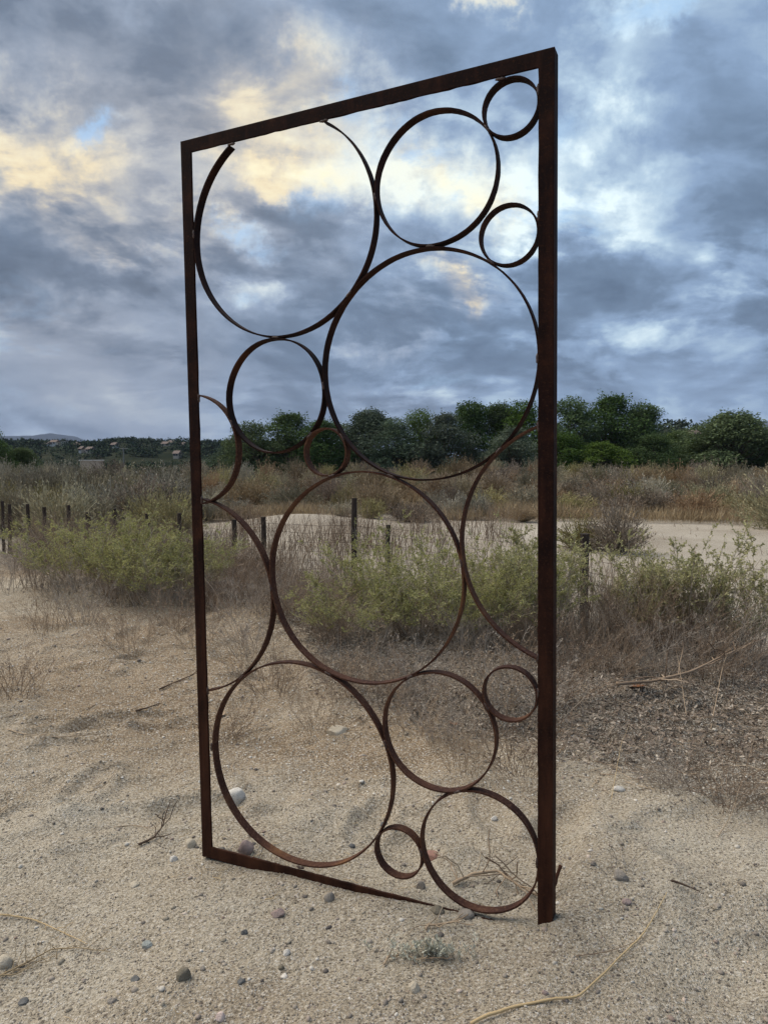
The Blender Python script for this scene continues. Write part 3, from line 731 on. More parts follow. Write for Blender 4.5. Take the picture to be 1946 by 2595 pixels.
tag(o, 'pale stone chips scattered over the brown sand behind the screen', kind='stuff')
o = link('sand_clods', blobs(1500, None, (1.35, 3.4), 0.004, 0.012, 34, lambda x, y: np.clip(1.6 * fbm(x, y, .5, 2, 53), 0, 1), 'sand_clods', 2.4, 1), M_CLOD)
tag(o, 'small clods of sand lying in the scuffed hollows', kind='stuff')

# ------------------------------------------------------------------ plants: builders
def wander(rng, p0, d0, L, m, curl=0.25, lift=0.0):
    """polylines (n,m,3) starting at p0 heading d0"""
    n = len(p0); p = np.zeros((n, m, 3)); p[:, 0] = p0; d = d0 / np.linalg.norm(d0, axis=1, keepdims=True)
    st = (np.asarray(L) / (m - 1))[:, None]
    for i in range(1, m):
        d = d + rng.normal(size=(n, 3)) * curl; d[:, 2] += lift
        d /= np.linalg.norm(d, axis=1, keepdims=True)
        p[:, i] = p[:, i - 1] + d * st
    return p
def shrub_meshes(seed, H, rad, nst, twigs, leaf, nleaf, thick=0.0035, spread=0.55, sub=2, lowbare=0.3, curl=0.14, leafdirup=0.6, aspect=0.4):
    rng = np.random.default_rng(seed)
    a = rng.uniform(0, 2 * PI, nst); rr = rad * 0.35 * np.sqrt(rng.random(nst))
    p0 = np.stack([rr * np.cos(a), rr * np.sin(a), np.full(nst, -0.02)], -1)
    tilt = rng.uniform(0.05, spread, nst)
    d0 = np.stack([np.cos(a) * tilt, np.sin(a) * tilt, np.ones(nst)], -1)
    L = H * rng.uniform(0.55, 1.08, nst) * np.sqrt(1 + tilt ** 2)
    M1 = 9; S = wander(rng, p0, d0, L, M1, curl * 0.7, 0.02)
    wood = Mesh(); tt = np.linspace(1, 0.25, M1)
    wood.tubes(S, thick * tt[None] * rng.uniform(0.6, 1.2, (nst, 1)), 4)
    nt = nst * twigs; si = rng.integers(0, nst, nt); ti = lowbare + (0.98 - lowbare) * rng.random(nt)
    f = ti * (M1 - 1); i0 = np.clip(f.astype(int), 0, M1 - 2); fr = (f - i0)[:, None]
    base = S[si, i0] * (1 - fr) + S[si, i0 + 1] * fr
    dr = S[si, i0 + 1] - S[si, i0]; dr /= np.linalg.norm(dr, axis=1, keepdims=True)
    sdv = rng.normal(size=(nt, 3)); sdv[:, 2] *= 0.4
    dt = dr * 0.8 + sdv * 0.55; dt[:, 2] = np.abs(dt[:, 2])
    Lt = H * rng.uniform(0.10, 0.30, nt) * (1.15 - 0.6 * ti)
    T1 = wander(rng, base, dt, Lt, 5, curl, 0.05)
    wood.tubes(T1, thick * 0.45 * np.linspace(1, 0.35, 5)[None], 3)
    allT = [T1]
    if sub:
        n2 = nt * sub; j = rng.integers(0, nt, n2); q = rng.integers(1, 4, n2)
        b2 = T1[j, q]; d2 = (T1[j, q + 1] - T1[j, q]); d2 /= np.linalg.norm(d2, axis=1, keepdims=True)
        d2 = d2 * 0.7 + rng.normal(size=(n2, 3)) * 0.5; d2[:, 2] = np.abs(d2[:, 2]) * 0.9 + .1
        T2 = wander(rng, b2, d2, Lt[j] * rng.uniform(0.35, 0.7, n2), 4, curl, 0.05)
        wood.tubes(T2, thick * 0.26, 3)
        allT.append(T2)
    lv = None
    if nleaf:
        lv = Mesh(); P = []; Dv = []
        for T, share in zip(allT, ([0.4, 0.6] if sub else [1.0])):
            n = int(nleaf * share); j = rng.integers(0, len(T), n); u = rng.random(n) ** 0.8 * (T.shape[1] - 1.001); i = u.astype(int); fr = (u - i)[:, None]
            P.append(T[j, i] * (1 - fr) + T[j, i + 1] * fr); dv = T[j, i + 1] - T[j, i]; Dv.append(dv / (np.linalg.norm(dv, axis=1, keepdims=True) + 1e-9))
        P = np.concatenate(P); Dv = np.concatenate(Dv)
        hi = P[:, 2] > H * lowbare * 0.8 * rng.uniform(0.6, 1.3, len(P)); P, Dv = P[hi], Dv[hi]
        lv.leaves(P, leaf, rng, aspect, 0.4, Dv * leafdirup)
    return wood.build('stems'), (lv.build('leaves') if lv else None)

def plant(name, cat, label, meshes, mats, x, y, scale=1.0, rz=0.0, group=None, sz=None):
    o = empty(name, (x, y, gz(x, y)), rz); o.scale = (scale, scale, scale * (sz or 1))
    tag(o, label, cat, group)
    for nm, me, mt in zip(('stems', 'leaves'), meshes, mats):
        if me is None: continue
        link(nm, me, mt, o)
    return o

# three kinds of green bush, two of leafy weed, two of bare brush
GB = [shrub_meshes(100 + i, 0.85, 0.75, 46, 11, 0.017, 21000, 0.0030, 0.62, 2, 0.34, 0.12) for i in range(3)]
SB = [shrub_meshes(200 + i, 0.86, 0.50, 16, 12, 0.017, 7600, 0.0040, 0.45, 2, 0.30, 0.13, aspect=0.55) for i in range(3)]
BB = [shrub_meshes(300 + i, 0.75, 0.7, 42, 10, 0.01, 0, 0.0026, 0.7, 2, 0.12, 0.2) for i in range(3)]
WD = [shrub_meshes(400 + i, 0.26, 0.22, 34, 7, 0.006, 1500, 0.0011, 0.9, 1, 0.25, 0.22) for i in range(3)]

def place_at(px, py): return on_ground(px, py)
def xy(px, depth): return (px - 973) / FPX * depth, depth
green = [
    (215, 6.1, 0.95, 0.3, 0, 0.74, 'yellow green bush at the left end of the green clump'),
    (310, 5.8, 0.95, 1.2, 2, 0.86, 'tallest yellow green bush in the middle of the left clump'),
    (400, 5.6, 0.95, 1.9, 1, 0.72, 'dense yellow green bush between the left bush and the left frame post'),
    (490, 5.9, 0.80, 4.1, 2, 0.80, 'green bush whose tips show on both sides of the left frame post'),
    (900, 4.45, 0.72, 0.9, 1, 0.62, 'low feathery green bush seen through the large lower ring'),
    (1010, 4.8, 0.90, 2.6, 2, 0.92, 'tall light green bush seen through the right side of the large lower ring'),
    (1120, 4.45, 0.86, 3.7, 0, 0.70, 'green bush crossed by the two touching large rings'),
    (1230, 4.5, 0.80, 5.2, 1, 0.82, 'green bush seen between the large right arc and the lower ring'),
    (1320, 4.5, 0.78, 0.2, 2, 0.95, 'green bush close to the left side of the right frame post'),
]
for k, (px, dp, s, rz, vi, sz, lb) in enumerate(green):
    x, y = xy(px, dp)
    plant('green_bush', 'bush', lb, GB[vi], (M_GREYTWIG, M_SAGE), x, y, s, rz, 'green bushes on the bank', sz)
salt = [
    (1395, 4.6, 0.86, 0.1, 0, 'leafy saltbush directly right of the right frame post'),
    (1590, 4.75, 0.72, 1.7, 1, 'saltbush just right of the dark fence post beyond the frame'),
    (1640, 4.45, 0.84, 2.9, 2, 'low saltbush in the middle of the thicket right of the screen'),
    (1680, 4.6, 0.88, 4.4, 0, 'yellowing saltbush right of the thicket middle'),
    (1745, 4.5, 0.98, 5.3, 1, 'tall thin saltbush spire against the pale wash'),
    (1850, 4.35, 0.94, 0.9, 2, 'tall saltbush with open top in front of the wire mesh'),
    (1935, 4.5, 0.80, 2.2, 0, 'saltbush cut by the right edge of the picture'),
    (1360, 4.9, 0.90, 3.5, 1, 'saltbush hidden partly by the right frame post'),
]
for px, dp, s, rz, vi, lb in salt:
    x, y = xy(px, dp)
    plant('saltbush', 'bush', lb, SB[vi], (M_GREYTWIG, M_SALT), x, y, s, rz, 'leafy saltbushes right of the screen')
bare = [
    (700, 4.9, 0.62, 0.9, 2, M_BROWNTWIG, 'tall thin brown brush inside the left edge of the large lower ring'),
    (820, 4.6, 0.60, 2.9, 0, M_BROWNTWIG, 'thin brown brush inside the large lower ring, left of the green bush'),
    (610, 4.9, 0.52, 1.1, 1, M_GREYTWIG, 'thin grey brush below the H shaped fence rail'),
    (520, 5.4, 0.55, 5.6, 0, M_TWIG, 'pale brown brush close behind the left frame post'),
    (1280, 4.25, 0.50, 2.2, 2, M_BROWNTWIG, 'brown brush below the bushes left of the right frame post'),
    (1660, 4.3, 0.80, 0.6, 0, M_BROWNTWIG, 'tall brown brush between the low saltbush and the yellowing one'),
    (1820, 4.3, 0.75, 1.8, 2, M_BROWNTWIG, 'brown brush before the wire mesh'),
    (140, 5.9, 0.60, 3.8, 1, M_TWIG, 'straw coloured brush at the left between sand and scrub'),
    (300, 5.6, 0.62, 0.4, 0, M_GREYTWIG, 'bare grey brush under the left green bushes'),
    (420, 5.45, 0.60, 2.1, 1, M_GREYTWIG, 'bare grey brush at the foot of the bush beside the left frame post'),
    (560, 5.2, 0.60, 3.1, 2, M_BROWNTWIG, 'thin brown brush just right of the left frame post'),
    (650, 5.3, 0.66, 4.1, 0, M_BROWNTWIG, 'brown brush seen through the left arc'),
    (760, 5.0, 0.62, 5.1, 1, M_GREYTWIG, 'grey brush behind the left edge of the large lower ring'),
    (90, 6.3, 0.80, 0.9, 2, M_BROWNTWIG, 'reddish brown brush at the left edge of the picture'),
    (190, 6.6, 0.78, 1.5, 0, M_BROWNTWIG, 'reddish brown brush left of the yellow green bush'),
    (10, 6.2, 0.74, 2.5, 1, M_BROWNTWIG, 'brown brush cut by the left edge of the picture'),
    (1490, 4.5, 0.70, 0.5, 1, M_GREYTWIG, 'bare grey brush at the foot of the saltbushes'),
    (1640, 4.35, 0.66, 1.4, 2, M_GREYTWIG, 'tangle of grey twigs under the middle saltbushes'),
    (1790, 4.2, 0.72, 2.7, 0, M_TWIG, 'bleached twiggy brush before the right saltbushes'),
    (1905, 4.05, 0.74, 3.3, 1, M_TWIG, 'bleached branches at the right edge of the picture'),
    (1560, 4.9, 0.80, 4.6, 0, M_GREYTWIG, 'grey brush behind the saltbushes on the right'),
    (1460, 3.85, 0.42, 1.5, 2, M_GREYTWIG, 'low grey twigs spilling over the litter right of the frame post'),
    (1580, 3.8, 0.45, 2.5, 0, M_GREYTWIG, 'low tangle of grey twigs over the litter beneath the saltbushes'),
    (1700, 3.75, 0.50, 3.5, 1, M_TWIG, 'low bleached twigs over the litter before the tall saltbush spire'),
    (1840, 3.6, 0.52, 4.5, 2, M_TWIG, 'pale twiggy tangle in the litter near the right edge'),
    (1350, 4.1, 0.50, 5.5, 0, M_GREYTWIG, 'low grey twigs around the upper right of the small right ring'),
    (1200, 4.15, 0.42, 0.7, 1, M_GREYTWIG, 'low grey twigs between the large lower ring and the right arc'),
    (850, 4.25, 0.42, 1.7, 0, M_GREYTWIG, 'low grey twigs near the bottom of the large lower ring'),
    (1050, 4.6, 0.55, 5.9, 2, M_GREYTWIG, 'low grey brush at the foot of the ring centre bushes'),
]
for px, dp, s, rz, vi, mt, lb in bare:
    x, y = xy(px, dp)
    plant('dry_brush', 'brush', lb, BB[vi], (mt, None), x, y, s, rz, 'leafless brush on the bank')
weeds = [
    (800, 1850, 1.0, 2, M_TWIG, 'low pale weed beside the long buff rock'), (970, 1780, 1.2, 0, M_BROWNTWIG, 'brown weed above the left shoulder of the lower middle ring'),
    (1060, 1760, 1.3, 1, M_GREYTWIG, 'grey weed above the middle of the lower middle ring'), (1180, 1950, 0.9, 2, M_STRAW, 'small straw weed inside the lower middle ring, right side'),
    (1320, 1960, 1.2, 0, M_BROWNTWIG, 'brown weed beside the right frame post below the small ring'), (500, 1640, 1.3, 2, M_BROWNTWIG, 'brown weed straddling the left frame post base of bushes'),
    (120, 1600, 1.4, 2, M_BROWNTWIG, 'dry brown weed near the left edge below the scrub'), (440, 1590, 1.4, 0, M_GREYTWIG, 'grey weed below the green bush beside the left frame post'),
    (560, 1880, 1.0, 0, M_TWIG, 'low pale weed behind the left frame post'), (210, 1585, 1.5, 1, M_BROWNTWIG, 'low russet weed at the far edge of the sand, left'),
    (330, 1650, 1.5, 2, M_BROWNTWIG, 'thin dry weed on the sand left of the left frame post'), (40, 1760, 1.2, 0, M_GREYTWIG, 'low grey weed on the sand at the left edge'),
    (1330, 1830, 1.7, 1, M_BROWNTWIG, 'reddish weed with pale seed tips beside the right frame post'), (1240, 1780, 1.5, 2, M_BROWNTWIG, 'reddish weed seen through the small ring at right'),
    (1410, 1780, 1.5, 0, M_BROWNTWIG, 'thin weed with white seed tips just right of the frame'), (1120, 1880, 1.1, 1, M_STRAW, 'straw coloured mat of dead weed seen through the lower middle ring'),
    (1040, 1855, 1.0, 2, M_STRAW, 'flattened straw coloured weed left of the lower middle ring centre'), (700, 1760, 1.3, 0, M_BROWNTWIG, 'thin brown weed behind the crossing of the left arcs'),
    (640, 1660, 1.4, 1, M_BROWNTWIG, 'brown weed under the left arc'), (890, 1760, 1.3, 2, M_TWIG, 'wispy weed just below the large lower ring'),
    (1830, 2040, 1.0, 0, M_BROWNTWIG, 'low reddish weed in the leaf litter on the right'), (1690, 2000, 0.8, 1, M_BROWNTWIG, 'small reddish weed left of the one in the right leaf litter'),
]
for px, py, s, vi, mt, lb in weeds:
    x, y = on_ground(px, py)
    plant('dry_weed', 'weed', lb, WD[vi], (mt, mt), x, y, s * 0.95, px * 0.37, 'dry weeds on the sand')

# dense low stalks: nobody could count them
def stalks(n, seed, xr, yr, L, mask, rad=0.0012, m=5, curl=0.13, lean=0.35, branch=0.5, onz=height):
    rng = np.random.default_rng(seed); x = rng.uniform(*xr, n); y = rng.uniform(*yr, n)
    k = rng.random(n) < mask(x, y); x, y = x[k], y[k]; n = len(x)
    if n == 0: return None
    p0 = np.stack([x, y, onz(x, y) - 0.01], -1)
    d0 = np.stack([rng.normal(size=n) * lean, rng.normal(size=n) * lean, np.ones(n)], -1)
    hh = L * rng.uniform(0.4, 1.15, n)
    S = wander(rng, p0, d0, hh, m, curl)
    mb = Mesh(); mb.tubes(S, rad * np.linspace(1, 0.3, m)[None] * np.ones((n, 1)), 3)
    if branch:
        nb = int(n * branch * 3); j = rng.integers(0, n, nb); q = rng.integers(1, m - 1, nb)
        d = S[j, q + 1] - S[j, q]; d /= np.linalg.norm(d, axis=1, keepdims=True); d = d + rng.normal(size=(nb, 3)) * 0.45
        B = wander(rng, S[j, q], d, hh[j] * rng.uniform(0.15, 0.4, nb), 4, curl)
        mb.tubes(B, rad * 0.5, 3)
    return mb.build('stalks')
def dmask(lo, hi, xlo=-99, xhi=99, s=0.9, off=60):
    def f(x, y):
        d = fence_d(x, y); return ((d > lo) & (d < hi) & (x > xlo) & (x < xhi)) * np.clip(0.5 + 1.7 * fbm(x, y, s, 2, off), 0, 1)
    return f
o = link('dry_stalks', stalks(26000, 51, (-5, 3.6), (4.2, 11), 0.46, dmask(0.6, 4.2), 0.0016), M_BROWNTWIG); tag(o, 'brown dry stalks covering the bank behind the screen', kind='stuff')
o = link('dry_stalks', stalks(26000, 52, (-4.8, -1.2), (5.6, 9.5), 0.58, dmask(2.0, 4.6), 0.0015, lean=0.5), M_BROWNTWIG); tag(o, 'reddish brown dry stalks behind the sand on the left', kind='stuff')
o = link('bleached_stalks', stalks(7000, 53, (-3.5, 3.2), (4.2, 9), 0.5, dmask(1.0, 4.6), 0.0014), M_TWIG); tag(o, 'bleached thin stalks mixed through the bushes', kind='stuff')
o = link('wash_stalks', stalks(5500, 54, (-4.6, 3.6), (10.5, 23), 1.0, lambda x, y: np.clip(0.05 + 3.0 * fbm(x, y, 1.1, 2, 71), 0, 1), 0.006, lean=0.16), M_BROWNTWIG); tag(o, 'upright dry stalks standing in the wash beyond the fence', kind='stuff')
o = link('wash_tufts', stalks(4200, 55, (-12, 16), (13, 32), 0.22, lambda x, y: np.clip(-0.35 + 3.4 * fbm(x, y, 1.0, 2, 75), 0, 1), 0.008, lean=0.6), M_BROWNTWIG); tag(o, 'low brown tufts dotted over the pale wash', kind='stuff')

o = link('dry_tangle', stalks(16000, 56, (-4.6, 3.2), (3.2, 8), 0.20, lambda x, y: litter_mask(x, y) * np.where((x > 0.4) & (y < 3.9), 0.25, 0.9), 0.0011, lean=0.9, curl=0.25), M_GREYTWIG); tag(o, 'low tangle of dry weeds over the litter under the bushes', kind='stuff')
o = link('pale_tangle', stalks(7000, 57, (-4.6, 3.2), (3.2, 8), 0.26, lambda x, y: litter_mask(x, y) * np.where((x > 0.4) & (y < 3.9), 0.2, 0.8), 0.0010, lean=0.9, curl=0.25), M_TWIG); tag(o, 'bleached low weed stems over the litter under the bushes', kind='stuff')

# leaf litter and twig litter
def litter(n, seed, size, mask, flat=0.25, yr=(2.6, 6.6), k=0.75):
    rng = np.random.default_rng(seed); y = rng.uniform(*yr, n); x = rng.uniform(-1, 1, n) * y * k
    kk = rng.random(n) < mask(x, y); x, y = x[kk], y[kk]; n = len(x)
    P = np.stack([x, y, height(x, y) + rng.uniform(0.001, 0.02, n)], -1)
    d = rng.normal(size=(n, 3)); d[:, 2] *= flat
    mb = Mesh(); mb.leaves(P, size, rng, 0.38, 1.6, d); return mb.build('litter')
o = link('leaf_litter', litter(120000, 61, 0.024, lambda x, y: litter_mask(x, y) * 0.85), M_LITTER); tag(o, 'grey brown fallen leaves covering the ground under the bushes', kind='stuff')
def twigs(n, seed, mask, L, rad, yr, k=0.7):
    rng = np.random.default_rng(seed); y = rng.uniform(*yr, n); x = rng.uniform(-1, 1, n) * y * k
    kk = rng.random(n) < mask(x, y); x, y = x[kk], y[kk]; n = len(x); m = 6
    a = rng.uniform(0, 6.28, n); st = L * rng.uniform(0.3, 1.3, n) / m
    p = np.zeros((n, m, 3)); p[:, 0, 0] = x; p[:, 0, 1] = y
    for i in range(1, m):
        a = a + rng.normal(size=n) * 0.3; p[:, i, 0] = p[:, i - 1, 0] + np.cos(a) * st; p[:, i, 1] = p[:, i - 1, 1] + np.sin(a) * st
    p[..., 2] = height(p[..., 0], p[..., 1]) + rad + rng.uniform(0, 0.006, (n, m))
    mb = Mesh(); mb.tubes(p, rad * rng.uniform(0.5, 1.2, (n, 1)) * np.ones((1, m)), 3); return mb.build('twigs')
o = link('twig_litter', twigs(5200, 62, lambda x, y: np.clip(litter_mask(x, y) + 0.10, 0, 1), 0.13, 0.0011, (2.3, 6.4)), M_TWIG); tag(o, 'thin dead twigs scattered over sand and leaf litter', kind='stuff')
o = link('straw_fibres', twigs(2600, 63, lambda x, y: np.clip(0.25 + 1.6 * fbm(x, y, .5, 2, 81), 0, 1), 0.05, 0.0006, (1.3, 4.8)), M_STRAW); tag(o, 'short straw fibres lying on the sand', kind='stuff')

# ------------------------------------------------------------------ single twigs and leaves in the foreground
def ground_stick(name, pts, rad, mat, label, cat, lift=0.004, side=0, seed=1, taper=0.35, parts=0):
    rng = np.random.default_rng(seed)
    W = []
    for (px, py, *h) in pts:
        x, y = on_ground(px, py); W.append((x, y, gz(x, y) + rad + lift + (h[0] if h else 0)))
    W = np.array(W); t = np.linspace(0, len(W) - 1, 8 * (len(W) - 1) + 1); i = np.clip(t.astype(int), 0, len(W) - 2); f = (t - i)[:, None]
    P = W[i] * (1 - f) + W[i + 1] * f; P[:, :2] += rng.normal(size=(len(P), 2)) * rad * 0.35
    P[1:-1] = (P[:-2] + P[1:-1] * 2 + P[2:]) / 4
    mb = Mesh(); mb.tubes(P[None], (rad * np.linspace(1, taper, len(P)) * rng.uniform(0.88, 1.12, len(P)))[None], 6, True)
    if side:
        j = rng.integers(2, len(P) - 2, side); d = rng.normal(size=(side, 3)) * 0.8 + (P[j + 1] - P[j]) / np.linalg.norm(P[j + 1] - P[j], axis=1, keepdims=True); d[:, 2] = np.abs(d[:, 2]) * 0.5
        mb.tubes(wander(rng, P[j], d, rng.uniform(8, 30, side) * rad, 6, 0.25), rad * 0.35, 4)
    o = link(name, mb.build(name, True), mat); tag(o, label, cat); return o
ground_stick('dry_stalk', [(1190, 2600), (1290, 2562), (1400, 2540), (1466, 2534), (1590, 2415), (1632, 2368), (1662, 2320), (1690, 2268)], 0.0030, M_STRAW, 'long straw coloured stalk bending across the lower right foreground', 'stalk', seed=3)
ground_stick('dry_stalk', [(1460, 2428), (1530, 2420), (1590, 2400), (1640, 2376)], 0.0011, M_BROWNTWIG, 'thin dark stem crossing the long straw coloured stalk', 'stalk', seed=4)
ground_stick('dead_stick', [(1700, 2244), (1740, 2258), (1772, 2272)], 0.0032, M_DARKTWIG, 'short dark stick on the gravel right of the screen', 'stick', seed=5, lift=0.01)
ground_stick('dead_twig', [(350, 2148), (392, 2128), (412, 2108, .01), (432, 2076, .05)], 0.0038, M_DARKTWIG, 'dark broken twig rising from the sand left of the screen', 'twig', side=7, seed=6)
ground_stick('dead_twig', [(290, 2100), (340, 2095), (390, 2105), (428, 2088, .02)], 0.0015, M_TWIG, 'pale thin twig lying beside the dark broken twig', 'twig', side=6, seed=7)
ground_stick('dead_branch', [(1150, 2246), (1200, 2232, .01), (1260, 2228, .015), (1310, 2258, .01), (1345, 2274, .004), (1372, 2278)], 0.0048, M_TWIG, 'bleached branch on the sand inside the lower right ring', 'branch', side=16, seed=8)
ground_stick('dead_twig', [(1230, 2205, .03), (1262, 2225, .03), (1290, 2246, .015)], 0.0024, M_DARKTWIG, 'dark twig above the bleached branch in the lower right ring', 'twig', side=9, seed=9)
ground_stick('metal_stub', [(1392, 2288, .0), (1405, 2268, .02), (1418, 2246, .045)], 0.0058, M_RUST, 'short rusty stub sticking out behind the right frame post', 'metal rod', seed=10, taper=0.8)
ground_stick('dead_twig', [(1078, 2362), (1085, 2350), (1105, 2352), (1150, 2348, .006), (1172, 2330, .008)], 0.0034, M_TWIG, 'curled tan twig on the sand below the lower right ring', 'twig', side=6, seed=11)
ground_stick('dead_twig', [(972, 2452), (985, 2432), (1020, 2424), (1060, 2440), (1100, 2436)], 0.0026, M_TWIG, 'curved pale root on the sand beside the grey sprig', 'twig', side=8, seed=12)
ground_stick('dead_twig', [(0, 2322), (70, 2332), (110, 2345), (180, 2378), (222, 2398)], 0.0020, M_STRAW, 'straw twig at the left edge of the foreground', 'twig', side=12, seed=13)
ground_stick('dead_twig', [(0, 2480), (60, 2450), (130, 2412), (200, 2408), (280, 2418)], 0.0022, M_ORANGE, 'orange brown stem arching over the sand at lower left', 'twig', side=18, seed=14)
ground_stick('dead_twig', [(0, 2478), (40, 2476), (100, 2440), (150, 2425)], 0.0016, M_ORANGE, 'second orange brown stem below the arching one at lower left', 'twig', side=10, seed=15)
ground_stick('dead_twig', [(20, 1852), (60, 1864), (140, 1872), (200, 1868), (268, 1862)], 0.0026, M_TWIG, 'long tan stick lying on the sand at the left', 'twig', side=3, seed=16)
ground_stick('dead_twig', [(0, 2062), (80, 1998), (200, 1946), (300, 1906)], 0.0014, M_TWIG, 'thin pale stem slanting up the sand at the left edge', 'twig', side=4, seed=17)
ground_stick('dead_twig', [(405, 1750), (450, 1730), (505, 1708)], 0.0042, M_DARKTWIG, 'dark stick on the sand left of the left frame post', 'twig', side=2, seed=18)
ground_stick('dead_twig', [(345, 1806), (375, 1798), (410, 1786)], 0.0048, M_DARKTWIG, 'short black stick on the brown sand at left', 'twig', side=2, seed=19)
ground_stick('dead_twig', [(1548, 2030), (1560, 1980, .03), (1572, 1940, .08), (1592, 1916, .12)], 0.0012, M_STRAW, 'single upright straw stem in the right leaf litter', 'twig', seed=20)
ground_stick('dead_twig', [(1820, 2122), (1850, 2080, .01), (1880, 2010, .05), (1910, 1946, .12)], 0.0014, M_TWIG, 'slender tan stem rising over the litter at the right edge', 'twig', side=3, seed=21)
ground_stick('dead_twig', [(672, 2284), (690, 2282), (700, 2272), (712, 2262)], 0.0013, M_STRAW, 'tiny pale root curl on the sand under the bottom bar', 'twig', seed=22)
ground_stick('dead_branch', [(1560, 1765, .05), (1650, 1764, .06), (1740, 1752, .08), (1830, 1728, .12), (1940, 1690, .16)], 0.009, M_BROWNTWIG, 'thick bare branch lying low through the right thicket', 'branch', side=14, seed=23)
ground_stick('dead_branch', [(1800, 1850), (1830, 1740, .12), (1880, 1640, .26), (1940, 1560, .4)], 0.0022, M_TWIG, 'bleached forked branch rising at the right edge of the picture', 'branch', side=16, seed=24)
ground_stick('dead_branch', [(1740, 1830), (1715, 1740, .14), (1690, 1640, .30)], 0.0016, M_TWIG, 'slim bleached branch standing in the right thicket', 'branch', side=10, seed=25)
def leaf_thing(px, py, size, mat, label, seed):
    rng = np.random.default_rng(seed); x, y = on_ground(px, py); n = 7
    u = np.linspace(0, 1, n); wd = np.sin(u * PI) ** 0.7 * 0.36 + 0.01
    L = []
    for i in range(n):
        for s in (-1, 0, 1):
            L.append((u[i] - 0.5, s * wd[i], 0.10 * abs(s) * wd[i] * 2 + 0.22 * (u[i] - .5) ** 2 + (0.03 if s == 0 else 0.05) * rng.random()))
    idx_ = np.arange(n * 3).reshape(n, 3); f = np.stack([idx_[:-1, :-1], idx_[1:, :-1], idx_[1:, 1:], idx_[:-1, 1:]], -1).reshape(-1, 4)
    me = mesh_from('fallen_leaf', np.array(L) * size, f, smooth=True)
    o = link('fallen_leaf', me, mat, loc=(x, y, gz(x, y) + 0.006)); o.rotation_euler = (0.2, 0.1, rng.uniform(0, 6)); tag(o, label, 'leaf')
leaf_thing(1148, 1838, 0.065, M_REDLEAF, 'curled russet leaf lying inside the lower middle ring', 1)
leaf_thing(1612, 1745, 0.10, M_REDLEAF, 'large russet leaf standing in the right thicket litter', 2)
leaf_thing(1500, 1640, 0.06, M_REDLEAF, 'russet leaf caught among the saltbush stems', 3)
leaf_thing(560, 1812, 0.05, M_TWIG, 'pale dry leaf beside the left frame post', 4)
# small grey sprig, and seedling twigs
def sprig(px, py, n, L, mat, label, seed, leafn, spread=0.9):
    rng = np.random.default_rng(seed); x, y = on_ground(px, py)
    p0 = np.stack([rng.normal(size=n) * 0.022 * spread, rng.normal(size=n) * 0.012, np.zeros(n)], -1)
    d0 = np.stack([rng.normal(size=n) * 0.5, rng.normal(size=n) * 0.4, np.ones(n)], -1)
    S = wander(rng, p0, d0, L * rng.uniform(.5, 1.1, n), 5, 0.25)
    a = Mesh(); a.tubes(S, 0.0007, 3)
    o = empty('sprig', (x, y, gz(x, y))); tag(o, label, 'sprig'); link('stems', a.build('stems'), M_GREYTWIG, o)
    if leafn:
        b = Mesh(); j = rng.integers(0, n, leafn); q = rng.integers(1, 5, leafn); b.leaves(S[j, q] + rng.normal(size=(leafn, 3)) * 0.002, 0.009, rng, 0.4, 0.3, np.tile([0, 0, .8], (leafn, 1))); link('leaves', b.build('leaves'), mat, o)
sprig(1092, 2425, 46, 0.042, M_GREYSPRIG, 'small silver grey sprig on the foreground sand', 1, 1100, 2.2)
sprig(1282, 2150, 4, 0.075, M_GREYSPRIG, 'tiny bare forked seedling inside the lower right ring', 2, 0)
sprig(1760, 2320, 7, 0.07, M_GREYSPRIG, 'fine bare seedling on the gravel at the right', 3, 0, 2)
sprig(655, 2182, 6, 0.09, M_GREYSPRIG, 'wispy dry sprig growing against the bottom bar', 4, 30, 1)
sprig(862, 1960, 5, 0.14, M_GREYSPRIG, 'thin dark seedling behind the lower left ring', 5, 0, 1)
sprig(1540, 2210, 9, 0.08, M_GREYSPRIG, 'fine bare seedling near the flat grey stone', 6, 0, 2)

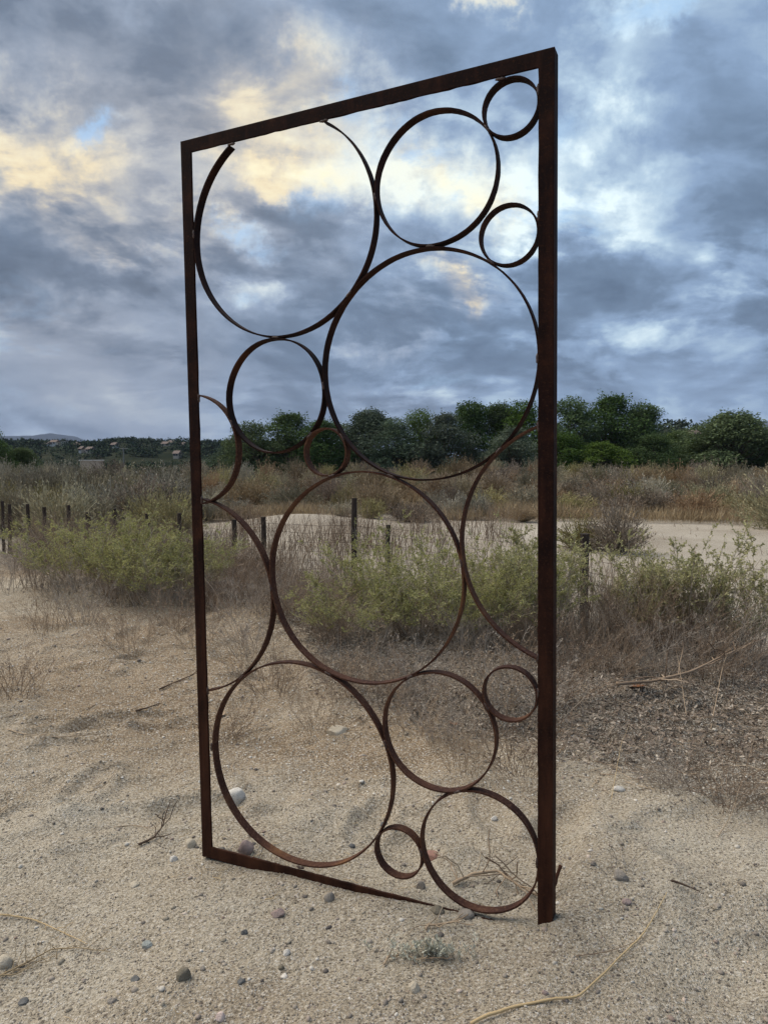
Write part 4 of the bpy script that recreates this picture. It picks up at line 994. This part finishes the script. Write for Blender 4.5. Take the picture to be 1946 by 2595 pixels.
# ------------------------------------------------------------------ wire fence with old posts
def build_fence():
    root = empty('wire_fence', (0, 0, 0)); tag(root, 'old wire fence on dark wooden posts along the edge of the wash', 'fence')
    rng = np.random.default_rng(8)
    # px, top y, depth, radius
    posts = [(1486, 1352, 8.7, .055), (980, 1330, 11.2, .036), (895, 1262, 11.5, .045), (670, 1310, 12.3, .042), (595, 1317, 12.3, .042), (455, 1300, 13.7, .042), (380, 1302, 13.9, .045),
             (292, 1288, 14.7, .045), (225, 1298, 15, .05), (172, 1280, 16, .042), (112, 1285, 16.3, .045), (75, 1277, 16.8, .042), (20, 1278, 17.2, .045), (5, 1270, 17.6, .04), (2150, 1350, 6.6, .05)]
    tops = []
    for px, py, dp, r in posts:
        t = at(px, py, dp); zb = gz(t.x, t.y) - 0.3; n = 9
        zs = np.linspace(zb, t.z, n); lean = rng.normal(size=2) * 0.012
        P = np.stack([t.x + lean[0] * (zs - zb) + rng.normal(size=n) * .003, t.y + lean[1] * (zs - zb) + rng.normal(size=n) * .003, zs], -1)
        mb = Mesh(); mb.tubes(P[None], (r * rng.uniform(0.9, 1.08, n))[None], 8, True)
        link('post', mb.build('post'), M_POST, root); tops.append((t.x, t.y, t.z))
    # rail and brace of the corner pair
    a, b = tops[4], tops[3]
    for nm, p, q in (('rail', (a[0], a[1], -0.62), (b[0], b[1], -0.58)), ('brace', (a[0] + .25, a[1], -1.3), (b[0], b[1], -0.62))):
        P = np.linspace(p, q, 6); mb = Mesh(); mb.tubes(P[None], 0.03, 7, True); link(nm, mb.build(nm), M_POST, root)
    line = sorted(tops, key=lambda t: -t[0])
    line = [(6.5, 5.9, 0.0)] + line if False else line
    L = np.array(line)
    seg = []
    for i in range(len(L) - 1):
        for f in np.linspace(0, 1, 9)[:-1]:
            p = L[i] * (1 - f) + L[i + 1] * f; seg.append((p[0], p[1], 4 * f * (1 - f)))
    seg.append((L[-1][0], L[-1][1], 0)); seg = np.array(seg)
    gzs = np.interp(np.arange(len(seg)), np.arange(0, len(seg), 8), [gz(L[i][0], L[i][1]) for i in range(len(L))])
    for h in (0.12, 0.27, 0.42, 0.57, 0.72, 0.87, 1.02, 1.15):
        P = np.stack([seg[:, 0], seg[:, 1], gzs + h - 0.03 * seg[:, 2] + rng.normal(size=len(seg)) * 0.008], -1)
        mb = Mesh(); mb.tubes(P[None], 0.0028, 3); link('wire', mb.build('wire'), M_WIRE, root)
    # stays of the woven part at the right
    cl = np.concatenate([[0], np.cumsum(np.hypot(*np.diff(seg[:, :2], axis=0).T))]); s = np.arange(0, 9.5, 0.15)
    P = []
    for q in s:
        x = np.interp(q, cl, seg[:, 0]); y = np.interp(q, cl, seg[:, 1]); z = np.interp(q, cl, gzs)
        P.append([(x + rng.normal() * .006, y, z + hh) for hh in np.linspace(0.05, 1.15, 5)])
    mb = Mesh(); mb.tubes(np.array(P), 0.0026, 3)
    o = link('wire_mesh', mb.build('wire_mesh'), M_WIRE, root); o['kind'] = 'stuff'
build_fence()

# ------------------------------------------------------------------ scrub beyond the wash
def scrub_mesh(seed, n=3600, tall=0.0):
    """a rounded bush one metre high and about 1.3 m wide, twigs fanning from the crown of the root"""
    rng = np.random.default_rng(seed); mb = Mesh(); nst = 240
    a = rng.uniform(0, 2 * PI, nst); tl = rng.random(nst) ** 0.6
    el_ = PI / 2 * (1 - tl * (0.92 - 0.3 * tall))
    lob = 1 + 0.16 * np.sin(3 * a + seed) + 0.10 * np.sin(5 * a + 2 * seed)
    d = np.stack([np.cos(a) * np.cos(el_), np.sin(a) * np.cos(el_), np.sin(el_) + .05], -1)
    L_ = (0.62 + 0.42 * np.sin(el_)) * lob * rng.uniform(0.72, 1.08, nst)
    S = wander(rng, np.zeros((nst, 3)), d, L_, 6, 0.10, 0.03)
    mb.tubes(S, 0.005, 3)
    j = rng.integers(0, nst, n); u = rng.random(n) ** 0.55 * 4.99; q = u.astype(int); f = (u - q)[:, None]
    P = S[j, q] * (1 - f) + S[j, q + 1] * f + rng.normal(size=(n, 3)) * 0.035
    dv = d[j] * 0.8 + np.array([0, 0, 0.7]) + rng.normal(size=(n, 3)) * 0.25
    P[:, 2] = np.abs(P[:, 2]); mb.leaves(P, 0.075, rng, 0.30, 0.1, dv)
    return mb.build('scrub_bush')
SCR = [scrub_mesh(700 + i, tall=(0.6 if i % 3 == 0 else 0.0)) for i in range(6)]
SCRM = []
for i, me in enumerate(SCR):
    for mt in (M_BR_GREY, M_BR_OLIVE, M_BR_BROWN):
        c = me.copy(); c.materials.append(mt); SCRM.append(c)
rs = random.Random(77)
def scrub(x, y, s, k, label, group, sz=1.0):
    o = link('scrub_bush', SCRM[k], None, loc=(x, y, gz(x, y))); o.rotation_euler = (0, 0, rs.uniform(0, 6.28)); o.scale = (s, s, s * sz)
    tag(o, label, 'bush', group)
# single ones first
x, y = xy(1565, 17.5); o = link('scrub_bush', SCRM[1 * 3 + 2], None, loc=(x, y, gz(x, y))); o.scale = (1.15, 1.15, 1.22); tag(o, 'lone rounded brown bush on the pale wash right of the frame', 'bush')
x, y = xy(1470, 17.9); o = link('scrub_bush', SCRM[2 * 3 + 1], None, loc=(x, y, gz(x, y))); o.scale = (.9, .9, .85); tag(o, 'pale olive bush touching the lone brown bush on the wash', 'bush')
x, y = xy(2010, 24); o = link('scrub_bush', SCRM[4 * 3 + 1], None, loc=(x, y, gz(x, y))); o.scale = (2.2, 2.2, 1.9); tag(o, 'big olive bush at the right edge of the scrub', 'bush')
ROWS = ((26.5, 24, 1250), (30, 28, 1230), (36, 30, 1209), (41, 32, 1198), (47, 34, 1189), (56, 34, 1181), (68, 36, 1174))
for row, (dp, n, ty) in enumerate(ROWS):
    for i in range(n):
        px = -120 + 2190 * (i + rs.uniform(-.42, .42)) / (n - 1)
        d = dp + rs.uniform(-1.5, 1.5)
        if row == 0 and px > 1330: d += 2.0
        if px < 470: d *= 0.84
        x, y = xy(px, d); g_ = gz(x, y)
        h = at(px, ty + rs.uniform(-13, 16) - (12 if px < 470 and row < 3 else 0), d).z - g_
        if row < 3 and rs.random() < 0.16: h *= 0.6
        h = min(max(0.55, h), 3.2); wd = rs.uniform(0.95, 1.75) * (0.65 + 0.35 * h)
        k = rs.randrange(6) * 3 + (rs.choice([0, 0, 0, 0, 1, 2]) if px < 620 else rs.choice([0, 1, 2, 2, 2]))
        lb_ = '%s scrub bush, %s row beyond the wash, %s' % (('grey green', 'olive green', 'dry brown')[k % 3], ('first', 'second', 'third', 'fourth', 'fifth', 'sixth', 'last')[row],
              'left of the screen' if px < 460 else 'behind its left half' if px < 930 else 'behind its right half' if px < 1400 else 'right of the screen')
        scrub(x, y, wd, k, lb_, 'scrub bushes beyond the wash', h / wd)
# russet grass between them
def grass_field(n, seed):
    rng = np.random.default_rng(seed); y = 25.5 + 44 * rng.random(n) ** 1.6; x = rng.uniform(-1, 1, n) * (y * 0.62 + 3)
    k = rng.random(n) < np.clip(0.12 + 3.4 * fbm(x, y, 4.5, 2, 91), 0, 1) * sstep(-0.33, -0.15, x / y) ; x, y = x[k], y[k]; n = len(x)
    P = np.stack([x, y, height(x, y)], -1); d = np.stack([rng.normal(size=n) * .3, rng.normal(size=n) * .3, np.ones(n)], -1)
    mb = Mesh(); mb.leaves(P, 0.30 + 0.5 * (vnoise(x, y, 2.2, 3) + .5), rng, 0.035, 0.1, d * 2); return mb.build('russet_grass')
o = link('russet_grass', grass_field(85000, 93), M_ORANGE); tag(o, 'russet dry grass between the scrub bushes', kind='stuff')

# ------------------------------------------------------------------ trees
def tree_meshes(seed, H=10.0, Wd=8.0, nl=48, per=420, leaf=0.24, lowc=0.0):
    rng = np.random.default_rng(seed); tr = Mesh()
    n = 5; p = wander(rng, np.zeros((1, 3)), np.array([[0.05, 0.0, 1.0]]), np.array([H * 0.55]), 8, 0.06)
    tr.tubes(p, np.linspace(0.26, 0.10, 8)[None], 8, True)
    lobes = []
    for i in range(nl):
        a = rng.uniform(0, 2 * PI); h = rng.uniform(lowc, 1.0); env = math.sin(min(1, (h * 0.86 + 0.22)) * PI) ** 0.6
        r = Wd / 2 * env * rng.uniform(0.30, 0.95); lobes.append((r * math.cos(a), r * math.sin(a) * .9, H * (0.06 + 0.86 * h), H * rng.uniform(0.09, 0.17)))
    lobes = np.array(lobes)
    nb = len(lobes); st = np.tile(p[0, 3], (nb, 1)) * rng.uniform(0.5, 1.4, (nb, 1)); B = np.stack([st * (1 - t) + lobes[:, :3] * t + (rng.normal(size=(nb, 3)) * .12 if 0 < t < 1 else 0) for t in np.linspace(0, 1, 6)], 1)
    tr.tubes(B, np.linspace(0.085, 0.02, 6)[None] * np.ones((nb, 1)), 5)
    cr = Mesh(); P = []
    for lx, ly, lz, lr in lobes:
        v = rng.normal(size=(per, 3)); v /= np.linalg.norm(v, axis=1, keepdims=True)
        rr = lr * (0.55 + 0.5 * rng.random((per, 1)) ** 0.5) * (1 + 0.22 * np.sin(5 * v[:, :1] + lx) * np.cos(4 * v[:, 2:] + ly))
        P.append(np.array([lx, ly, lz]) + v * rr * np.array([1.15, 1.15, 0.82]))
    # sprays breaking the outline
    ns = 70; j = rng.integers(0, nb, ns); dv = rng.normal(size=(ns, 3)); dv[:, 2] = np.abs(dv[:, 2]) + .3; dv /= np.linalg.norm(dv, axis=1, keepdims=True)
    for q in range(9):
        P.append(lobes[j, :3] + dv * (lobes[j, 3:4] * (0.9 + q * 0.055)) + rng.normal(size=(ns, 3)) * 0.12)
    P = np.concatenate(P); cr.leaves(P, leaf, rng, 0.6, 0.5)
    return tr.build('trunk'), cr.build('crown')
TR = [tree_meshes(800 + i) for i in range(5)]
def tree(px, topy, wpx, dp, vi, mat, label, group='trees lining the far side of the scrub', name='willow_tree'):
    x, y = xy(px, dp); g_ = gz(x, y); top = at(px, topy, dp).z; H = top - g_ + 0.3; Wm = wpx / FPX * dp
    o = empty(name, (x, y, g_ - 0.3), vi * 1.3 + px); tag(o, label, 'tree', group)
    s = H / 10.2; sw = Wm / 6.4 * 1.12; o.scale = (sw, sw, s)
    tm, cm = TR[vi % 5]
    link('trunk', tm, M_BARK, o)
    key = cm.name + mat.name
    c2 = _crowns.get(key)
    if c2 is None: c2 = cm.copy(); c2.materials.append(mat); _crowns[key] = c2
    link('crown', c2, None, o)
_crowns = {}
TREES = [
    (-22, 1084, 100, 60, 0, M_TR1, 'dark tree cut by the left edge of the picture'),
    (640, 1066, 130, 96, 1, M_TR3, 'first tree from the left behind the small mid left ring'),
    (735, 1044, 165, 100, 2, M_TR1, 'tall green tree showing inside the small mid left ring'),
    (820, 1066, 130, 98, 3, M_TR1, 'dark tree behind the smallest middle ring'),
    (880, 1072, 120, 104, 1, M_TR2, 'grey green tree behind the left rim of the big middle ring'),
    (935, 1034, 150, 102, 4, M_TR2, 'grey tree with pale foliage inside the left part of the big middle ring'),
    (1005, 1060, 120, 98, 0, M_TR2, 'silvery tree left of the bright green one in the big middle ring'),
    (1062, 1036, 110, 100, 1, M_TR3, 'bright green pointed tree in the middle of the big middle ring'),
    (1125, 1044, 130, 98, 2, M_TR2, 'grey green tree right of the bright green pointed one'),
    (1195, 1020, 140, 103, 3, M_TR1, 'dark tall tree in the right part of the big middle ring'),
    (1262, 1018, 130, 105, 4, M_TR1, 'tall dark tree just right of the dark one in the big ring'),
    (1325, 1016, 130, 102, 0, M_TR1, 'dark tree behind the left side of the right frame post'),
    (1300, 1080, 120, 94, 2, M_TR2, 'lower grey green tree before the dark trees at the frame post'),
    (1440, 1004, 150, 100, 1, M_TR1, 'broad green tree directly right of the right frame post'),
    (1545, 998, 170, 102, 2, M_TR1, 'tallest tree of the row, right of the screen'),
    (1628, 1024, 130, 100, 3, M_TR1, 'dark tree at the right shoulder of the tall row'),
    (1520, 1118, 120, 93, 4, M_TR3, 'low rounded light tree in front of the tallest trees'),
    (1430, 1096, 110, 94, 0, M_TR1, 'low dark tree in front of the broad green tree'),
    (1655, 1096, 120, 94, 1, M_TR1, 'low dark tree in front of the right shoulder of the row'),
    (1715, 1090, 130, 112, 2, M_TR3, 'light green low tree between the tall row and the right hand tree'),
    (1780, 1104, 100, 100, 3, M_TR3, 'small light tree left of the separate right hand tree'),
    (1850, 1040, 200, 96, 4, M_TR3, 'separate round green tree near the right edge'),
    (1930, 1090, 150, 98, 0, M_TR3, 'green tree cut by the right edge of the picture'),
    (580, 1128, 90, 110, 2, M_TR2, 'low tree at the left end of the row, left of the first tall ones'),
    (60, 1136, 90, 62, 3, M_TR3, 'low light green tree beside the dark tree at the left edge'),
]
for a_ in TREES: tree(*a_)

# ------------------------------------------------------------------ far hills, woods, houses, mountains
def ridge(name, pts, dp, depth, foot, mat, label, seed, amp):
    """a hill of real depth whose crest runs through the given bearings"""
    rng = np.random.default_rng(seed); pxs = np.linspace(pts[0][0], pts[-1][0], 220); tops = np.interp(pxs, [p[0] for p in pts], [p[1] for p in pts])
    rows = []; nr = 26
    for r in range(nr):
        t = r / (nr - 1); dd = dp + (t - 0.5) * depth; k = math.sin(t * PI) ** 0.8
        zt = CAMZ + (1162 - tops) / FPX * dp; xx = (pxs - 973) / FPX * dd
        zz = foot + (zt - foot) * k + amp * fbm(xx, np.full_like(xx, dd), dp * 0.05, 4, seed) * k
        rows.append(np.stack([xx, np.full_like(xx, dd), zz], -1))
    V = np.array(rows); ix = np.arange(V.shape[0] * V.shape[1]).reshape(V.shape[:2])
    f = np.stack([ix[:-1, :-1], ix[:-1, 1:], ix[1:, 1:], ix[1:, :-1]], -1).reshape(-1, 4)
    o = link(name, mesh_from(name, V.reshape(-1, 3), f, smooth=True), mat); tag(o, label, kind='structure'); return V
V1 = ridge('hills', [(-500, 1140), (0, 1132), (120, 1130), (260, 1134), (330, 1124), (400, 1127), (520, 1132), (600, 1126), (760, 1140), (1000, 1150)], 620, 520, -4.0, M_HILL, 'low wooded hills with houses behind the scrub at left', 3, 4)
V2 = ridge('hills', [(1500, 1150), (1600, 1110), (1690, 1086), (1760, 1094), (1850, 1112), (2000, 1125), (2300, 1130)], 330, 160, -4.0, M_HILL, 'low wooded hill showing between the trees at right', 4, 2)
ridge('mountains', [(-900, 1130), (-200, 1120), (0, 1112), (80, 1106), (135, 1100), (190, 1108), (260, 1126), (420, 1142), (700, 1156), (1000, 1160)], 7000, 3000, -10, M_MOUNT, 'blue distant mountains on the left', 5, 60)
ridge('mountains', [(1500, 1160), (1700, 1130), (1850, 1096), (1930, 1072), (2050, 1062), (2400, 1090)], 7600, 3000, -10, M_MOUNT, 'blue distant mountain at the right edge', 6, 60)
def hill_point(V, px, t):
    """a point on the front slope of a hill: t 0 foot, 0.5 crest"""
    r = int(round(t * (V.shape[0] - 1))); q = V[r]; bp = q[:, 0] / q[:, 1] * FPX + 973; i = int(np.argmin(abs(bp - px)))
    return q[i]
HS = [(122, 1130, 12, 9, .44, M_WALLW, 'white house left of the tall white one on the far hill'), (142, 1124, 14, 6, .47, M_WALLW, 'low white house just above its neighbour on the far hill'), (168, 1127, 12, 16, .46, M_WALLW, 'tall white house on the far hill, left of the frame'),
      (205, 1130, 14, 7, .42, M_WALLC, 'cream house right of the tall white house'), (230, 1142, 11, 6, .3, M_WALLC, 'small cream house low on the far hill'), (213, 1141, 5, 6, .3, M_WALLW, 'tiny white shed left of the small low cream house'), (292, 1131, 9, 7, .40, M_WALLW, 'small white house under the hump of the hill'),
      (326, 1131, 26, 4, .42, M_WALLW, 'long low white building under the hump of the hill'), (382, 1131, 28, 5, .46, M_WALLW, 'longest flat white building on the ridge left of the frame post'), (422, 1128, 18, 6, .48, M_WALLC, 'pinkish house on the ridge beside the longest white building'),
      (438, 1125, 9, 6, .49, M_WALLC, 'small pinkish house right at the ridge line'), (455, 1154, 12, 9, .24, M_WALLC, 'cream house low down beside the left frame post'), (465, 1130, 12, 6, .46, M_WALLW, 'pale house on the ridge just left of the frame post'), (1750, 1104, 20, 6, .4, M_WALLC, 'pale house on the small hill between the right hand trees')]
def wood(V, n, pr, seed, size, trange=(0.08, 0.5), name='woodland', label=''):
    rng = np.random.default_rng(seed); mb = Mesh()
    for i in range(n):
        t = rng.uniform(*trange) if rng.random() < .85 else 0.5
        px_ = rng.uniform(*pr); p = hill_point(V, px_, t); k = 30; s = size * rng.uniform(0.5, 1.25)
        if any(abs(px_ - h[0]) < h[2] / 2 + 5 and h[4] - 0.42 < t < h[4] - 0.13 for h in HS): continue
        v = rng.normal(size=(k, 3)); v /= np.linalg.norm(v, axis=1, keepdims=True); v *= rng.uniform(.6, 1, (k, 1)) * np.array([s * rng.uniform(.8, 1.5), s, s * rng.uniform(.6, 1.1)])
        v[:, 2] += s * 0.6; mb.leaves(p + v + np.array([rng.normal() * 4, 0, 0]), s * 0.55, rng, 0.7, 0.6)
    o = link(name, mb.build(name), M_FARTREE); tag(o, label, kind='stuff')
wood(V1, 4200, (-150, 900), 5, 2.5, label='dark woods covering the far hills on the left')
wood(V2, 260, (1560, 2050), 6, 2.2, label='dark woods on the hill between the right hand trees')
def plain_wood(n, seed):
    rng = np.random.default_rng(seed); mb = Mesh()
    for i in range(n):
        y = math.exp(rng.uniform(math.log(85), math.log(380))); px_ = rng.uniform(-150, 760) if rng.random() < .75 else rng.uniform(700, 2100); x = (px_ - 973) / FPX * y
        s_ = rng.uniform(0.5, 1.0) * (0.9 + y * 0.006); k = 40
        v = rng.normal(size=(k, 3)); v /= np.linalg.norm(v, axis=1, keepdims=True); v *= rng.uniform(.6, 1, (k, 1)) * np.array([s_ * rng.uniform(1, 1.8), s_, s_])
        v[:, 2] = np.abs(v[:, 2]); mb.leaves(np.array([x, y, gz(x, y)]) + v, s_ * 0.45, rng, 0.6, 0.6)
    o = link('scrubland', mb.build('scrubland'), M_FARTREE); tag(o, 'dark low scrub covering the plain before the hills', kind='stuff')
plain_wood(900, 9)
# a few single trees on the skyline
for k, (px, ty, wp, lb) in enumerate(((35, 1110, 18, 'first of the little skyline trees from the left'), (60, 1108, 20, 'pair of little skyline trees, left one'), (80, 1110, 16, 'pair of little skyline trees, right one'), (165, 1112, 18, 'dark round tree on the skyline above the white house'),
        (330, 1112, 26, 'broad skyline tree on the hump of the hill'), (445, 1116, 12, 'small tree on the skyline right of the long white building'), (480, 1118, 16, 'last small skyline tree before the left frame post'), (1716, 1062, 18, 'lone little tree on the skyline between the right trees'))):
    V = V1 if px < 1000 else V2; p = hill_point(V, px, 0.5); dp = p[1]; zt = CAMZ + (1162 - ty) / FPX * dp; tm, cm = TR[k % 5]
    o = empty('skyline_tree', (p[0], dp, p[2] - 1)); tag(o, lb, 'tree', 'trees on the skyline'); Hh = max(zt - p[2] + 1, 5); Ww = wp / FPX * dp; o.scale = (Ww / 8.6, Ww / 8.6, Hh / 10.2)
    link('trunk', tm, M_BARK, o); key = cm.name + M_TR2.name
    if key not in _crowns: c2 = cm.copy(); c2.materials.append(M_TR2); _crowns[key] = c2
    link('crown', _crowns[key], None, o)
def box(mb, x0, x1, y0, y1, z0, z1):
    v = [(x, y, z) for x in (x0, x1) for y in (y0, y1) for z in (z0, z1)]
    mb.add(v, [(0, 1, 3, 2), (4, 6, 7, 5), (0, 4, 5, 1), (2, 3, 7, 6), (0, 2, 6, 4), (1, 5, 7, 3)])
def house(px, py, wpx, hpx, V, t, wall, label, flat=False, seed=0):
    p = hill_point(V, px, t - 0.15); dp = p[1]; W_ = wpx / FPX * dp; H_ = hpx / FPX * dp; zb = CAMZ + (1162 - py) / FPX * dp - H_ / 2
    o = empty('house', (p[0], dp, zb)); tag(o, label, 'house', None)
    a = Mesh(); box(a, -W_ / 2, W_ / 2, -4, 4, -11, H_); link('wall', a.build('wall'), wall, o)
    r = Mesh()
    if flat: box(r, -W_ / 2 - .3, W_ / 2 + .3, -4.3, 4.3, H_ + 0.003, H_ + .4)
    else:
        e = 0.5; h = H_ + 0.003; v = [(-W_ / 2 - e, -4 - e, h), (W_ / 2 + e, -4 - e, h), (W_ / 2 + e, 4 + e, h), (-W_ / 2 - e, 4 + e, h), (-W_ / 2 - e, 0, h + 1.7), (W_ / 2 + e, 0, h + 1.7)]
        r.add(v, [(0, 1, 5, 4), (2, 3, 4, 5), (0, 3, 2, 1)], [(1, 2, 5), (3, 0, 4)])
    link('roof', r.build('roof'), M_ROOF, o)
    n = max(2, int(W_ / 3.5))
    for i in range(n):
        x = -W_ / 2 + W_ * (i + 0.5) / n; q = Mesh(); box(q, x - .55, x + .55, -4.05, -4.0 + .02, H_ * .35, H_ * .35 + 1.2); link('window', q.build('window'), M_PANE, o)
for k, (px, py, wp, hp, t, wl, lb) in enumerate(HS): house(px, py, wp, hp, V1 if px < 1000 else V2, t, wl, lb, flat=(wp > 20 or k == 2), seed=k)
# low block wall and a thin pole in front of the hills
x0, y0 = xy(205, 64); x1, _ = xy(262, 64); zt = at(0, 1168, 64).z
mb = Mesh(); box(mb, x0, x1, y0, y0 + .25, gz(x0, y0) - .5, zt); 
o = empty('block_wall', (0, 0, 0)); tag(o, 'low pale block wall behind the scrub on the left', 'wall'); link('wall_body', mb.build('wall_body'), M_WALLC, o)
mb = Mesh(); box(mb, x0 - .06, x1 + .06, y0 - .06, y0 + .31, zt + .003, zt + .1); link('coping', mb.build('coping'), M_WALLW, o)
x, y = xy(316, 120); mb = Mesh(); mb.tubes(np.array([[(x, y, gz(x, y)), (x, y, at(0, 1134, 120).z)]]), 0.09, 6, True)
mb.tubes(np.array([[(x - .7, y, at(0, 1137, 120).z), (x + .7, y, at(0, 1137, 120).z)]]), 0.05, 5, True)
o = link('utility_pole', mb.build('utility_pole'), M_STEEL); tag(o, 'thin grey utility pole standing before the far hills', 'pole')

# ------------------------------------------------------------------ damp evening air
def haze():
    mb = Mesh(); box(mb, -9500, 9500, -300, 9600, -8.5, 420.0)
    m = bpy.data.materials.new('haze'); m.use_nodes = True; t = m.node_tree; t.nodes.clear(); g = N(t)
    o_ = g.new('ShaderNodeOutputMaterial'); v = g.new('ShaderNodeVolumePrincipled'); v.inputs['Color'].default_value = (0.62, 0.74, 0.98, 1); v.inputs['Density'].default_value = 0.00006
    t.links.new(v.outputs[0], o_.inputs['Volume'])
    o = link('haze', mb.build('haze'), m); tag(o, 'thin evening haze over the valley', kind='stuff')
haze()
